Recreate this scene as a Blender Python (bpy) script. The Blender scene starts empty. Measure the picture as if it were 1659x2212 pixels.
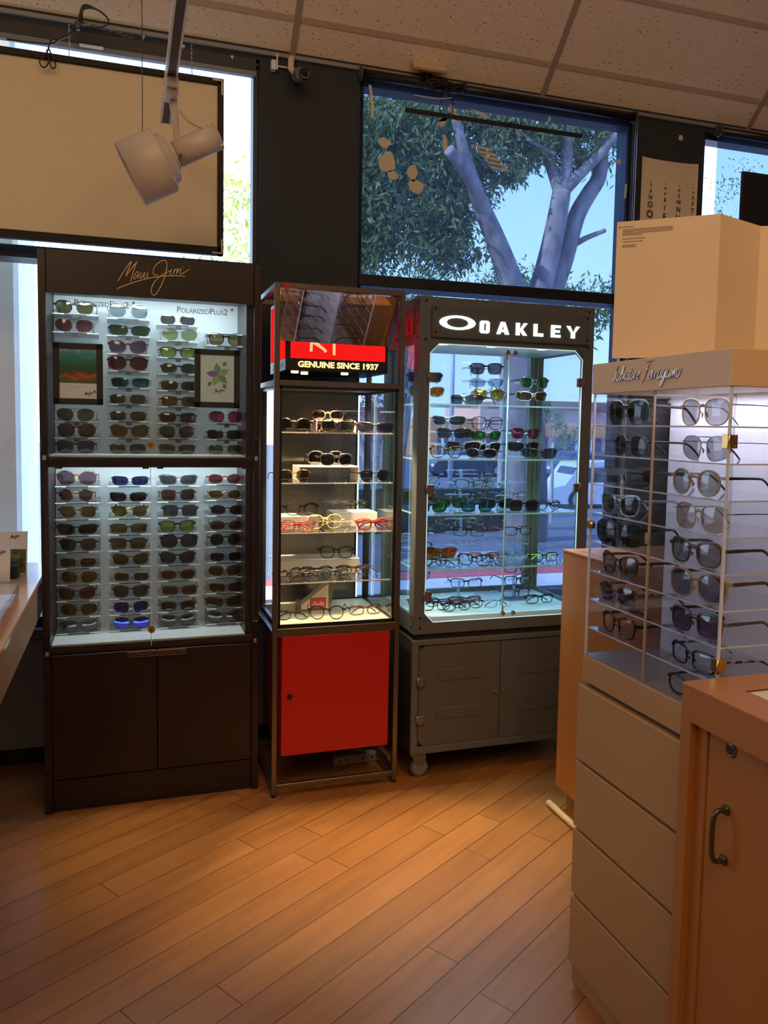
import bpy, math, random
from math import sin, cos, pi, radians, tan, sqrt
from mathutils import Vector, Matrix
random.seed(7)
C = bpy.context.scene.collection
SC = bpy.context.scene

# ------------------------------------------------------------------ camera
F_PX, W_PX, H_PX = 1708.7, 1659.0, 2212.0
cd = bpy.data.cameras.new('camera'); cam = bpy.data.objects.new('camera', cd); C.objects.link(cam)
cd.sensor_fit = 'VERTICAL'; cd.sensor_height = 36.0; cd.sensor_width = 27.0
cd.lens = F_PX / H_PX * 36.0
cd.shift_y = -59.6 / H_PX
cd.clip_start = 0.05; cd.clip_end = 400
r = Vector((0.95128228, -0.30779671, 0.01797814)); u = Vector((0.00571547, 0.07590399, 0.99709875)); f = Vector((0.30826833, 0.94841962, -0.07396533))
M = Matrix.Identity(4)
for i in range(3):
    M[i][0] = r[i]; M[i][1] = u[i]; M[i][2] = -f[i]
M[0][3], M[1][3], M[2][3] = 0.0, 0.0, 1.4
cam.matrix_world = M
SC.camera = cam
SC.view_settings.view_transform = 'Standard'; SC.view_settings.look = 'None'
SC.view_settings.exposure = 0.0; SC.view_settings.gamma = 1.0
SC.view_settings.use_curve_mapping = False
SC.cycles.transparent_max_bounces = 48
SC.cycles.max_bounces = 14
SC.cycles.glossy_bounces = 6

# ------------------------------------------------------------------ sky and lights
world = bpy.data.worlds.new('sky'); SC.world = world; world.use_nodes = True
wt = world.node_tree; wt.nodes.clear()
wo = wt.nodes.new('ShaderNodeOutputWorld'); wb = wt.nodes.new('ShaderNodeBackground')
tc = wt.nodes.new('ShaderNodeTexCoord'); sx = wt.nodes.new('ShaderNodeSeparateXYZ'); cr = wt.nodes.new('ShaderNodeValToRGB')
wt.links.new(tc.outputs['Generated'], sx.inputs[0]); wt.links.new(sx.outputs['Z'], cr.inputs[0])
cr.color_ramp.elements[0].position = 0.0; cr.color_ramp.elements[0].color = (0.72, 0.85, 1.0, 1)
cr.color_ramp.elements[1].position = 0.55; cr.color_ramp.elements[1].color = (0.20, 0.46, 1.0, 1)
wt.links.new(cr.outputs[0], wb.inputs[0]); wb.inputs[1].default_value = 5.0
wt.links.new(wb.outputs[0], wo.inputs[0])

def light(name, kind, loc, energy, color, target=None, **kw):
    d = bpy.data.lights.new(name, kind); d.energy = energy; d.color = color
    for k, v in kw.items(): setattr(d, k, v)
    o = bpy.data.objects.new(name, d); C.objects.link(o); o.location = loc
    if target is not None:
        o.rotation_euler = (Vector(target) - Vector(loc)).to_track_quat('-Z', 'Y').to_euler()
    return o
WARM = (1.0, 0.64, 0.34)
COOL = (0.78, 0.94, 1.0)
light('sun', 'SUN', (0, 0, 20), 13.0, (1.0, 0.93, 0.82), target=(9, 2.0, 12.5), angle=radians(0.6))
light('ceiling_panel_light', 'AREA', (0.6, -0.6, 3.95), 60.0, WARM, target=(0.6, 0.2, 0), shape='RECTANGLE', size=2.6, size_y=1.6)
light('room_fill_lamp', 'AREA', (-1.6, -1.8, 3.6), 30.0, WARM, target=(0.6, 2.6, 0.8), shape='RECTANGLE', size=1.2, size_y=1.2)
light('track_spot', 'SPOT', (0.9, 1.5, 3.5), 60.0, (1.0, 0.56, 0.20), target=(1.0, 2.62, 0.0), spot_size=radians(26), spot_blend=0.55, shadow_soft_size=0.04)
light('track_spot', 'SPOT', (1.5, 1.2, 3.5), 30.0, (1.0, 0.56, 0.20), target=(1.35, 2.55, 0.0), spot_size=radians(24), spot_blend=0.5, shadow_soft_size=0.04)
light('track_spot', 'SPOT', (0.3, 1.5, 3.5), 26.0, (1.0, 0.56, 0.20), target=(0.45, 2.62, 0.0), spot_size=radians(24), spot_blend=0.6, shadow_soft_size=0.04)

# ------------------------------------------------------------------ material helpers
MATS = {}
def _new(name):
    m = bpy.data.materials.new(name); m.use_nodes = True; m.node_tree.nodes.clear(); MATS[name] = m
    return m, m.node_tree.nodes, m.node_tree.links
def P(name, col, rough=0.5, metal=0.0, emis=None, es=0.0, spec=0.5, coat=0.0, noise=0.0, nscale=8.0, bump=0.0, bscale=200.0, stretch=(1, 1, 1)):
    if name in MATS: return MATS[name]
    m, N, L = _new(name)
    o = N.new('ShaderNodeOutputMaterial'); b = N.new('ShaderNodeBsdfPrincipled')
    b.inputs['Base Color'].default_value = (*col, 1); b.inputs['Roughness'].default_value = rough
    b.inputs['Metallic'].default_value = metal; b.inputs['Specular IOR Level'].default_value = spec
    b.inputs['Coat Weight'].default_value = coat
    if emis: b.inputs['Emission Color'].default_value = (*emis, 1); b.inputs['Emission Strength'].default_value = es
    L.new(b.outputs[0], o.inputs[0])
    if noise or bump:
        t = N.new('ShaderNodeTexCoord'); mp = N.new('ShaderNodeMapping'); mp.inputs['Scale'].default_value = stretch
        L.new(t.outputs['Object'], mp.inputs[0])
    if noise:
        n = N.new('ShaderNodeTexNoise'); n.inputs['Scale'].default_value = nscale; n.inputs['Detail'].default_value = 4
        L.new(mp.outputs[0], n.inputs[0])
        r_ = N.new('ShaderNodeValToRGB')
        r_.color_ramp.elements[0].position = 0.3; r_.color_ramp.elements[1].position = 0.7
        r_.color_ramp.elements[0].color = (*[c * (1 - noise) for c in col], 1)
        r_.color_ramp.elements[1].color = (*[min(1, c * (1 + noise)) for c in col], 1)
        L.new(n.outputs[0], r_.inputs[0]); L.new(r_.outputs[0], b.inputs['Base Color'])
    if bump:
        n2 = N.new('ShaderNodeTexNoise'); n2.inputs['Scale'].default_value = bscale
        L.new(mp.outputs[0], n2.inputs[0]); bp = N.new('ShaderNodeBump'); bp.inputs['Strength'].default_value = bump
        bp.inputs['Distance'].default_value = 0.002
        L.new(n2.outputs[0], bp.inputs['Height']); L.new(bp.outputs[0], b.inputs['Normal'])
    return m
def PANE(name, tint=(0.93, 0.97, 0.96), base=0.03, edge=0.5, rough=0.0, gcol=(1, 1, 1), veil=0.0, veilcol=(0.4, 0.4, 0.6)):
    """thin clear or tinted sheet: see-through with a surface reflection that grows at grazing angles"""
    if name in MATS: return MATS[name]
    m, N, L = _new(name)
    o = N.new('ShaderNodeOutputMaterial'); t = N.new('ShaderNodeBsdfTransparent'); g = N.new('ShaderNodeBsdfGlossy')
    t.inputs[0].default_value = (*tint, 1); g.inputs[0].default_value = (*gcol, 1); g.inputs['Roughness'].default_value = rough
    fr = N.new('ShaderNodeLayerWeight'); fr.inputs['Blend'].default_value = 0.5
    pw = N.new('ShaderNodeMath'); pw.operation = 'POWER'; pw.inputs[1].default_value = 4.5; L.new(fr.outputs['Facing'], pw.inputs[0])
    mr = N.new('ShaderNodeMapRange'); mr.inputs['To Min'].default_value = base; mr.inputs['To Max'].default_value = edge
    L.new(pw.outputs[0], mr.inputs[0])
    mx = N.new('ShaderNodeMixShader'); L.new(mr.outputs[0], mx.inputs[0]); L.new(t.outputs[0], mx.inputs[1]); L.new(g.outputs[0], mx.inputs[2])
    out = mx
    if veil:
        d = N.new('ShaderNodeBsdfTranslucent'); d.inputs[0].default_value = (*veilcol, 1)
        m2 = N.new('ShaderNodeMixShader'); m2.inputs[0].default_value = veil; L.new(mx.outputs[0], m2.inputs[1]); L.new(d.outputs[0], m2.inputs[2]); out = m2
    L.new(out.outputs[0], o.inputs[0])
    return m
def EMIT(name, col, s):
    if name in MATS: return MATS[name]
    m, N, L = _new(name); o = N.new('ShaderNodeOutputMaterial'); e = N.new('ShaderNodeEmission')
    e.inputs[0].default_value = (*col, 1); e.inputs[1].default_value = s; L.new(e.outputs[0], o.inputs[0]); return m

# ------------------------------------------------------------------ mesh helpers
class MB:
    def __init__(s): s.v = []; s.f = []; s.m = []; s.mi = 0; s.smooth = []
    def add(s, vs, fs, sm=False):
        b = len(s.v); s.v += [tuple(p) for p in vs]
        for q in fs: s.f.append([i + b for i in q]); s.m.append(s.mi); s.smooth.append(sm)
        return s
    def box(s, x0, x1, y0, y1, z0, z1, c=0.0):
        if x1 < x0: x0, x1 = x1, x0
        if y1 < y0: y0, y1 = y1, y0
        if z1 < z0: z0, z1 = z1, z0
        if c <= 0:
            v = [(x, y, z) for z in (z0, z1) for y in (y0, y1) for x in (x0, x1)]
            return s.add(v, [(0, 2, 3, 1), (4, 5, 7, 6), (0, 1, 5, 4), (2, 6, 7, 3), (0, 4, 6, 2), (1, 3, 7, 5)])
        import itertools
        # chamfered box: every corner becomes three points
        v = []; idx = {}
        X = (x0, x1); Y = (y0, y1); Z = (z0, z1)
        for i, j, k in itertools.product((0, 1), repeat=3):
            sx_, sy_, sz_ = (1, -1)[i], (1, -1)[j], (1, -1)[k]
            for a in range(3):
                p = [X[i] + sx_ * c * (a != 0), Y[j] + sy_ * c * (a != 1), Z[k] + sz_ * c * (a != 2)]
                idx[(i, j, k, a)] = len(v); v.append(p)
        F = []
        def quad(lst): F.append([idx[q] for q in lst])
        for a in range(3):
            for e in (0, 1):
                o = [q for q in range(3) if q != a]
                cyc = [(0, 0), (1, 0), (1, 1), (0, 1)]
                L_ = []
                for p, q in cyc:
                    t = [0, 0, 0]; t[a] = e; t[o[0]] = p; t[o[1]] = q
                    L_.append((t[0], t[1], t[2], a))
                flip = (e == 0) != (a == 1)
                quad(L_[::-1] if flip else L_)
        for a in range(3):
            b1, b2 = [q for q in range(3) if q != a]
            for e1 in (0, 1):
                for e2 in (0, 1):
                    t0 = [0, 0, 0]; t0[b1] = e1; t0[b2] = e2; t1 = list(t0); t1[a] = 1
                    quad([(*t0, b1), (*t1, b1), (*t1, b2), (*t0, b2)])
        for i, j, k in itertools.product((0, 1), repeat=3): quad([(i, j, k, 0), (i, j, k, 1), (i, j, k, 2)])
        return s.add(v, F)
    def prism(s, poly, axis, d0, d1):
        n = len(poly); v = []
        for d in (d0, d1):
            for a, b in poly:
                v.append({'x': (d, a, b), 'y': (a, d, b), 'z': (a, b, d)}[axis])
        fs = [list(range(n)), list(range(2 * n - 1, n - 1, -1))] + [(i, (i + 1) % n, n + (i + 1) % n, n + i) for i in range(n)]
        return s.add(v, fs)
    def cyl(s, p0, p1, r0, r1=None, n=16, cap=True, sm=True):
        r1 = r0 if r1 is None else r1
        p0 = Vector(p0); p1 = Vector(p1); d = (p1 - p0).normalized(); a = d.orthogonal().normalized(); b = d.cross(a)
        v = [p0 + (a * cos(2 * pi * i / n) + b * sin(2 * pi * i / n)) * r0 for i in range(n)] + [p1 + (a * cos(2 * pi * i / n) + b * sin(2 * pi * i / n)) * r1 for i in range(n)]
        s.add(v, [(i, (i + 1) % n, n + (i + 1) % n, n + i) for i in range(n)], sm)
        if cap:
            k = len(s.v) - 2 * n; s.f += [[k + i for i in range(n)][::-1], [k + n + i for i in range(n)]]; s.m += [s.mi] * 2; s.smooth += [False] * 2
        return s
    def tube(s, pts, r, n=6, closed=False, sm=True, up=None, ry=None):
        """swept round (or flat: r across, ry along up) section along points; r may be a list"""
        P_ = [Vector(p) for p in pts]; m = len(P_); rs = r if isinstance(r, (list, tuple)) else [r] * m
        ry = rs if ry is None else (ry if isinstance(ry, (list, tuple)) else [ry] * m)
        rings = []; prev = None
        for i, p in enumerate(P_):
            if closed: t = P_[(i + 1) % m] - P_[i - 1]
            else: t = P_[min(i + 1, m - 1)] - P_[max(i - 1, 0)]
            t = t.normalized() if t.length > 1e-9 else Vector((1, 0, 0))
            if up is not None: a = Vector(up).cross(t)
            elif prev is None: a = t.orthogonal()
            else: a = prev - t * prev.dot(t)
            if a.length < 1e-6: a = t.orthogonal()
            a.normalize(); prev = a; b = t.cross(a)
            ph = pi / n if n == 4 else 0
            k = 1.414 if n == 4 else 1
            rings.append([p + a * (cos(2 * pi * j / n + ph) * rs[i] * k) + b * (sin(2 * pi * j / n + ph) * ry[i] * k) for j in range(n)])
        base = len(s.v)
        for q in rings: s.v += [tuple(w) for w in q]
        for i in range(m if closed else m - 1):
            i2 = (i + 1) % m
            for j in range(n):
                j2 = (j + 1) % n
                s.f.append([base + i * n + j, base + i * n + j2, base + i2 * n + j2, base + i2 * n + j]); s.m.append(s.mi); s.smooth.append(sm and n > 4)
        if not closed:
            s.f += [[base + j for j in range(n)][::-1], [base + (m - 1) * n + j for j in range(n)]]; s.m += [s.mi] * 2; s.smooth += [False] * 2
        return s
    def mesh(s, name, mats=()):
        me = bpy.data.meshes.new(name); me.from_pydata(s.v, [], s.f)
        for m in mats: me.materials.append(m)
        if len(mats) > 1: me.polygons.foreach_set('material_index', s.m)
        me.polygons.foreach_set('use_smooth', s.smooth); me.update(); return me

def obj(name, mb, mat=None, parent=None, loc=None, rot=None, bevel=0.0, kind=None, label=None):
    me = mb if isinstance(mb, bpy.types.Mesh) else mb.mesh(name, [mat] if mat and not isinstance(mat, (list, tuple)) else (mat or ()))
    o = bpy.data.objects.new(name, me); C.objects.link(o)
    if parent: o.parent = parent
    if loc: o.location = loc
    if rot: o.rotation_euler = rot
    if bevel:
        b = o.modifiers.new('bevel', 'BEVEL'); b.width = bevel; b.segments = 2; b.limit_method = 'ANGLE'
    if kind: o['kind'] = kind
    if label: o['label'] = label
    return o
def tag(o, label, cat, group=None, kind=None):
    o['label'] = label; o['category'] = cat
    if group: o['group'] = group
    if kind: o['kind'] = kind
    return o
def thing(name, label, cat, loc=(0, 0, 0), rz=0.0, group=None):
    o = bpy.data.objects.new(name, None); o.empty_display_size = 0.05; C.objects.link(o); o.location = loc; o.rotation_euler = (0, 0, rz)
    return tag(o, label, cat, group)
def struct(name, mb, mat, **k):
    return obj(name, mb, mat, kind='structure', **k)
def text_mesh(body, size, extrude=0.0, offset=0.0, align='CENTER', spacing=1.0, smallcaps=None):
    cu = bpy.data.curves.new('t', 'FONT'); cu.body = body; cu.size = size; cu.extrude = extrude; cu.offset = offset
    cu.align_x = align; cu.space_character = spacing; cu.resolution_u = 3
    if smallcaps:
        cu.small_caps_scale = smallcaps
        for i, ch in enumerate(body):
            if ch.islower(): cu.body_format[i].use_small_caps = True
    o = bpy.data.objects.new('t', cu); C.objects.link(o)
    dg = bpy.context.evaluated_depsgraph_get(); me = bpy.data.meshes.new_from_object(o.evaluated_get(dg))
    bpy.data.objects.remove(o); bpy.data.curves.remove(cu); me.name = 'lettering'
    return me
def text(name, body, size, mat, parent, loc, rot=(pi / 2, 0, 0), sx=1.0, **k):
    me = text_mesh(body, size, **k)
    if sx != 1.0:
        for v in me.vertices: v.co.x *= sx
    me.materials.clear(); me.materials.append(mat)
    return obj(name, me, None, parent, loc, rot)
def smoothline(pts, k=4):
    """catmull-rom through 2d or 3d points"""
    P_ = [Vector(p) for p in pts]; out = []
    for i in range(len(P_) - 1):
        a = P_[max(i - 1, 0)]; b = P_[i]; c = P_[i + 1]; d = P_[min(i + 2, len(P_) - 1)]
        for j in range(k):
            t = j / k
            out.append(0.5 * ((2 * b) + (c - a) * t + (2 * a - 5 * b + 4 * c - d) * t * t + (3 * b - a - 3 * c + d) * t ** 3))
    out.append(P_[-1]); return out

# ------------------------------------------------------------------ materials
def wood(name, c1, c2, scale=(1, 1, 1), rough=0.4, coat=0.0):
    m, N, L = _new(name); o = N.new('ShaderNodeOutputMaterial'); b = N.new('ShaderNodeBsdfPrincipled')
    t = N.new('ShaderNodeTexCoord'); mp = N.new('ShaderNodeMapping'); mp.inputs['Scale'].default_value = scale
    n = N.new('ShaderNodeTexNoise'); n.inputs['Scale'].default_value = 6; n.inputs['Detail'].default_value = 6; n.inputs['Distortion'].default_value = 0.6
    r_ = N.new('ShaderNodeValToRGB'); r_.color_ramp.elements[0].position = .3; r_.color_ramp.elements[1].position = .72
    r_.color_ramp.elements[0].color = (*c1, 1); r_.color_ramp.elements[1].color = (*c2, 1)
    L.new(t.outputs['Object'], mp.inputs[0]); L.new(mp.outputs[0], n.inputs[0]); L.new(n.outputs[0], r_.inputs[0]); L.new(r_.outputs[0], b.inputs['Base Color'])
    b.inputs['Roughness'].default_value = rough; b.inputs['Coat Weight'].default_value = coat; L.new(b.outputs[0], o.inputs[0]); return m
espresso = wood('espresso_wood', (.010, .0055, .0062), (.018, .0088, .0095), (1, 1, .08), .35)
maple = wood('maple_veneer', (.34, .128, .028), (.41, .165, .040), (1, 1, .15), .38)
maple_h = wood('maple_veneer_top', (.40, .170, .055), (.47, .21, .075), (.2, 1, 1), .3)
cream = P('cream_laminate', (.43, .255, .10), .45)
creamhdr = P('cream_header', (.66, .47, .28), .5)
dark = P('dark_wall_paint', (.022, .028, .036), .75, bump=.15, bscale=60)
frameblk = P('dark_window_frame', (.012, .014, .020), .45, metal=.3)
framegrey = P('grey_window_frame', (.10, .11, .13), .4, metal=.5)
greymetal = P('grey_powder_metal', (.125, .138, .148), .42, metal=.35)
steel = P('brushed_steel_tube', (.20, .17, .14), .32, metal=.9, bump=.05, bscale=300)
black = P('black_plastic', (.008, .008, .009), .3)
blackm = P('black_matte', (.010, .010, .011), .7)
white = P('white_acrylic', (.80, .82, .84), .35)
whitep = P('white_painted_metal', (.62, .56, .50), .4)
chrome = P('chrome', (.75, .74, .72), .12, metal=1.0)
gold = P('brass', (.75, .50, .18), .22, metal=1.0)
goldlogo = P('gold_logo', (.85, .60, .32), .4, metal=.3)
red = P('red_lacquer', (.42, .006, .004), .45)
glass = PANE('clear_glass', (.95, .97, .97), .02, .75)
acryl = PANE('clear_acrylic', (.94, .95, .965), .022, .8)
acryl_edge = P('acrylic_edge', (.72, .74, .78), .12, spec=.8)
glassgreen = PANE('green_glass_edge', (.35, .75, .70), .25, .6)

# ------------------------------------------------------------------ the room
def floor_mat():
    m, N, L = _new('laminate_floor'); o = N.new('ShaderNodeOutputMaterial'); b = N.new('ShaderNodeBsdfPrincipled')
    t = N.new('ShaderNodeTexCoord'); mp = N.new('ShaderNodeMapping'); mp.vector_type = 'POINT'
    mp.inputs['Rotation'].default_value = (0, 0, -radians(31.95)); mp.inputs['Location'].default_value = (0.2, -1.5112 + 0.102 * 20, 0)
    br = N.new('ShaderNodeTexBrick'); br.inputs['Scale'].default_value = 1.0; br.inputs['Brick Width'].default_value = 1.18; br.inputs['Row Height'].default_value = .102
    br.inputs['Mortar Size'].default_value = .0016; br.inputs['Mortar Smooth'].default_value = .3; br.offset = 0.0; br.offset_frequency = 2
    br.inputs['Color1'].default_value = (.245, .100, .028, 1); br.inputs['Color2'].default_value = (.30, .125, .036, 1); br.inputs['Mortar'].default_value = (.05, .02, .007, 1)
    n = N.new('ShaderNodeTexNoise'); n.inputs['Scale'].default_value = 5; n.inputs['Detail'].default_value = 5
    m2 = N.new('ShaderNodeMapping'); m2.inputs['Scale'].default_value = (.5, 5, 1)
    L.new(t.outputs['Object'], mp.inputs[0]); L.new(mp.outputs[0], m2.inputs[0])
    sp = N.new('ShaderNodeSeparateXYZ'); L.new(mp.outputs[0], sp.inputs[0])
    dv = N.new('ShaderNodeMath'); dv.operation = 'DIVIDE'; dv.inputs[1].default_value = .102; L.new(sp.outputs['Y'], dv.inputs[0])
    fl = N.new('ShaderNodeMath'); fl.operation = 'FLOOR'; L.new(dv.outputs[0], fl.inputs[0])
    wn = N.new('ShaderNodeTexWhiteNoise'); wn.noise_dimensions = '1D'; L.new(fl.outputs[0], wn.inputs['W'])
    ma = N.new('ShaderNodeMath'); ma.operation = 'MULTIPLY_ADD'; ma.inputs[1].default_value = 1.18; L.new(wn.outputs['Value'], ma.inputs[0]); L.new(sp.outputs['X'], ma.inputs[2])
    cb = N.new('ShaderNodeCombineXYZ'); L.new(ma.outputs[0], cb.inputs[0]); L.new(sp.outputs['Y'], cb.inputs[1]); L.new(cb.outputs[0], br.inputs[0]); L.new(m2.outputs[0], n.inputs[0])
    mr = N.new('ShaderNodeMapRange'); mr.inputs['From Min'].default_value = .3; mr.inputs['From Max'].default_value = .7; mr.inputs['To Min'].default_value = .82; mr.inputs['To Max'].default_value = 1.12
    L.new(n.outputs[0], mr.inputs[0])
    mx = N.new('ShaderNodeMix'); mx.data_type = 'RGBA'; mx.blend_type = 'MULTIPLY'; mx.inputs[0].default_value = 1
    L.new(br.outputs['Color'], mx.inputs[6]); L.new(mr.outputs[0], mx.inputs[7]); L.new(mx.outputs[2], b.inputs['Base Color'])
    b.inputs['Roughness'].default_value = .34; b.inputs['Specular IOR Level'].default_value = .4
    bp = N.new('ShaderNodeBump'); bp.inputs['Strength'].default_value = .4; bp.inputs['Distance'].default_value = .001; bp.invert = True
    L.new(br.outputs['Fac'], bp.inputs['Height']); L.new(bp.outputs[0], b.inputs['Normal']); L.new(b.outputs[0], o.inputs[0]); return m
def ceil_mat():
    m, N, L = _new('acoustic_tile'); o = N.new('ShaderNodeOutputMaterial'); b = N.new('ShaderNodeBsdfPrincipled')
    t = N.new('ShaderNodeTexCoord'); mp = N.new('ShaderNodeMapping'); mp.inputs['Scale'].default_value = (1, 1.6, 1.6)
    L.new(t.outputs['Object'], mp.inputs[0])
    v = N.new('ShaderNodeTexNoise'); v.inputs['Scale'].default_value = 95; v.inputs['Detail'].default_value = 2
    L.new(mp.outputs[0], v.inputs[0]); r_ = N.new('ShaderNodeValToRGB')
    r_.color_ramp.elements[0].position = .30; r_.color_ramp.elements[0].color = (.16, .10, .055, 1); r_.color_ramp.elements[1].position = .36; r_.color_ramp.elements[1].color = (.80, .70, .57, 1)
    L.new(v.outputs[0], r_.inputs[0]); L.new(r_.outputs[0], b.inputs['Base Color']); b.inputs['Roughness'].default_value = .9
    bp = N.new('ShaderNodeBump'); bp.inputs['Strength'].default_value = .5; bp.inputs['Distance'].default_value = .002
    L.new(v.outputs[0], bp.inputs['Height']); L.new(bp.outputs[0], b.inputs['Normal']); L.new(b.outputs[0], o.inputs[0]); return m
FM = floor_mat(); CM = ceil_mat()
YW = 3.433; ZC = 2.948
struct('floor', MB().box(-3.2, 5.2, -3.2, 3.60, -.12, 0), FM)
# sloping acoustic ceiling: quads with a depth of their own
def slopebox(x0, x1, s0, s1, t0, t1):
    """box on the 45 degree ceiling slope; s = distance up the slope from the window wall, t = height below (-) or above (+) the surface"""
    c = 0.70711
    def pt(x, s, t): return (x, YW + .02 - s * c + t * c, ZC + s * c + t * c)
    v = [pt(x, s, t) for t in (t0, t1) for s in (s0, s1) for x in (x0, x1)]
    return MB().add(v, [(0, 2, 3, 1), (4, 5, 7, 6), (0, 1, 5, 4), (2, 6, 7, 3), (0, 4, 6, 2), (1, 3, 7, 5)])
struct('ceiling', slopebox(-3.2, 5.2, -.03, 1.70, 0.0, .08), CM)
struct('ceiling', MB().box(-3.2, 5.2, -3.2, 2.30, 4.13, 4.25), CM)
tbar = P('ceiling_grid_paint', (.36, .30, .24), .5)
n = 1
for k in range(-2, 4):
    X = .675 + 1.19 * k
    struct('trim_%d' % n, slopebox(X - .013, X + .013, 0, 1.69, -.006, 0.004), tbar); n += 1
for s in (.16, .48, .80, 1.12, 1.44):
    struct('trim_%d' % n, slopebox(-3.0, 5.0, s - .012, s + .012, -.003, 0.004), P('ceiling_seam_paint', (.52, .43, .33), .7)); n += 1
struct('trim_%d' % n, MB().box(-3.2, 5.2, YW - .014, YW + .0, ZC - .012, ZC + .004), P('grey_edge_trim', (.22, .23, .25), .5)); n += 1
wallpaint = P('warm_wall_paint', (.40, .34, .27), .8)
struct('wall_left', MB().box(-3.32, -3.2, -3.2, 3.60, 0, 4.25), wallpaint)
struct('wall_right', MB().box(5.2, 5.32, -3.2, 3.60, 0, 4.25), wallpaint)
struct('wall_back', MB().box(-3.32, 5.32, -3.32, -3.2, 0, 4.25), wallpaint)
D0, D1 = YW, YW + .14
wf = MB()
wf.box(.535, .975, D0, D1, .52, 2.915)          # dark pier between the upper windows
wf.box(2.37, 2.79, D0, D1, .52, 2.915)             # pier with the chart
wf.box(-3.2, 5.2, D0, D1, 2.915, 4.2)               # band at the head
wf.box(3.95, 5.2, D0, D1, .52, 2.915)
struct('wall_front', wf, dark)
struct('wall_front', MB().box(-3.2, 5.2, D0, D1, 0, .52), P('low_wall_grey', (.24, .27, .27), .7))
struct('baseboard_front', MB().box(-3.2, 5.2, YW - .012, YW, 0, .06), blackm)
def window(n, x0, x1, ztr0, ztr1, gl=glass, zt=2.9):
    fr = MB()
    fr.box(x0, x0 + .022, YW + .02, YW + .10, .58, zt, .002); fr.box(x1 - .022, x1, YW + .02, YW + .10, .58, zt, .002)
    fr.box(x0, x1, YW + .02, YW + .10, zt - .015, zt + .02)
    fr.box(x0, x1, YW + .01, YW + .11, .56, .60)
    w = struct('window_%d' % n, fr, frameblk)
    obj('transom_bar', MB().box(x0, x1, YW - .02, YW + .12, ztr0, ztr1, .003), frameblk, w)
    obj('sill', MB().box(x0, x1, YW - .03, YW + .12, .515, .56, .004), framegrey, w)
    obj('pane', MB().box(x0 + .02, x1 - .02, YW + .06, YW + .066, ztr1, zt - .01), gl, w)
    obj('pane', MB().box(x0 + .02, x1 - .02, YW + .06, YW + .066, .60, ztr0), gl, w)
    return w
window(1, -3.2, .535, 2.028, 2.075)
window(2, .975, 2.37, 2.018, 2.068)
window(3, 2.79, 3.95, 2.018, 2.068)
# window head shadow box above window 1
obj('head_rail', MB().box(-3.2, .52, YW - .002, YW + .02, 2.868, 2.916), frameblk, bpy.data.objects['window_1'])
obj('head_trim', MB().box(-3.2, .52, YW - .004, YW + .02, 2.846, 2.866), framegrey, bpy.data.objects['window_1'])

# ------------------------------------------------------------------ tinted roller shades
film = PANE('tinted_solar_film', (.45, .515, .635), .015, .25, veil=.016, veilcol=(.60, .60, .80))
tape = P('cream_tape', (.62, .58, .46), .7)
def shade(x0, x1, label, patches, chain=True):
    t = thing('window_shade', label, 'window shade', (0, 0, 0), 0, 'tinted see-through roller shades')
    obj('roller', MB().cyl((x0 - .005, YW - .030, 2.915), (x1 + .01, YW - .030, 2.915), .021, n=20), black, t)
    obj('film_sheet', MB().box(x0, x1, YW - .012, YW - .0112, .56, 2.915), film, t)
    for x in (x0 - .012, x1 + .012):
        obj('bracket', MB().cyl((x - .004, YW - .030, 2.915), (x + .004, YW - .030, 2.915), .030, n=20).box(x - .006, x + .006, YW - .03, YW, 2.90, 2.94), framegrey, t)
    if chain:
        b = MB()
        for dx in (0, .011):
            for i in range(0, 205): 
                z = 2.90 - i * .0085
                b.box(x1 + .012 + dx - .0016, x1 + .012 + dx + .0016, YW - .045, YW - .0418, z - .003, z + .003)
        obj('bead_chain', b, P('bead_chain_steel', (.35, .35, .36), .3, .6), t)
    if chain: obj('cord_weight', MB().cyl((x1 + .018, YW - .043, 1.16), (x1 + .018, YW - .043, 1.04), .006, .010, 10), whitep, t)
    for pts in patches:
        obj('tape_patch', MB().prism(pts, 'y', YW - .0134, YW - .0122), tape, t)
    return t
def blob(cx, cz, w, h, seed, n=11, rag=.3):
    rr = random.Random(seed); out = []
    for i in range(n):
        a = 2 * pi * i / n; k = 1 - rag * rr.random()
        out.append((cx + cos(a) * w / 2 * k, cz + sin(a) * h / 2 * k))
    return out
pt = [blob(1.085, 2.645, .07, .05, 1), blob(1.10, 2.56, .105, .10, 2), blob(1.125, 2.51, .06, .045, 21), blob(1.22, 2.53, .055, .085, 3), blob(1.235, 2.47, .085, .07, 4),
      [(1.008, 2.88), (1.02, 2.88), (1.034, 2.80), (1.035, 2.74), (1.022, 2.74), (1.018, 2.82)],
      [(1.392, 2.85), (1.412, 2.845), (1.440, 2.775), (1.425, 2.78), (1.398, 2.82), (1.375, 2.775), (1.335, 2.765), (1.330, 2.752), (1.365, 2.75), (1.382, 2.79)],
      blob(1.372, 2.675, .03, .075, 6), [(1.49, 2.845), (1.56, 2.835), (1.60, 2.815), (1.55, 2.82)], [(1.47, 2.815), (1.54, 2.80), (1.60, 2.787), (1.53, 2.788)],
      [(2.262, 2.70), (2.292, 2.72), (2.296, 2.688)], [(2.325, 2.60), (2.336, 2.605), (2.332, 2.535), (2.322, 2.53)], [(1.895, 2.865), (1.905, 2.86), (1.902, 2.845), (1.886, 2.838)]]
for i in range(5):
    pt.append([(1.50 + .022 * i, 2.69 - .021 * i), (1.60 + .022 * i, 2.682 - .021 * i), (1.612 + .022 * i, 2.670 - .021 * i), (1.53 + .022 * i, 2.676 - .021 * i)])
sh2 = shade(.979, 2.338, 'tinted see-through roller shade with cream tape scraps over the middle window with the trees', pt)
obj('black_strip', MB().box(1.178, 2.075, YW - .0165, YW - .0125, 2.786, 2.806), blackm, sh2)
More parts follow.
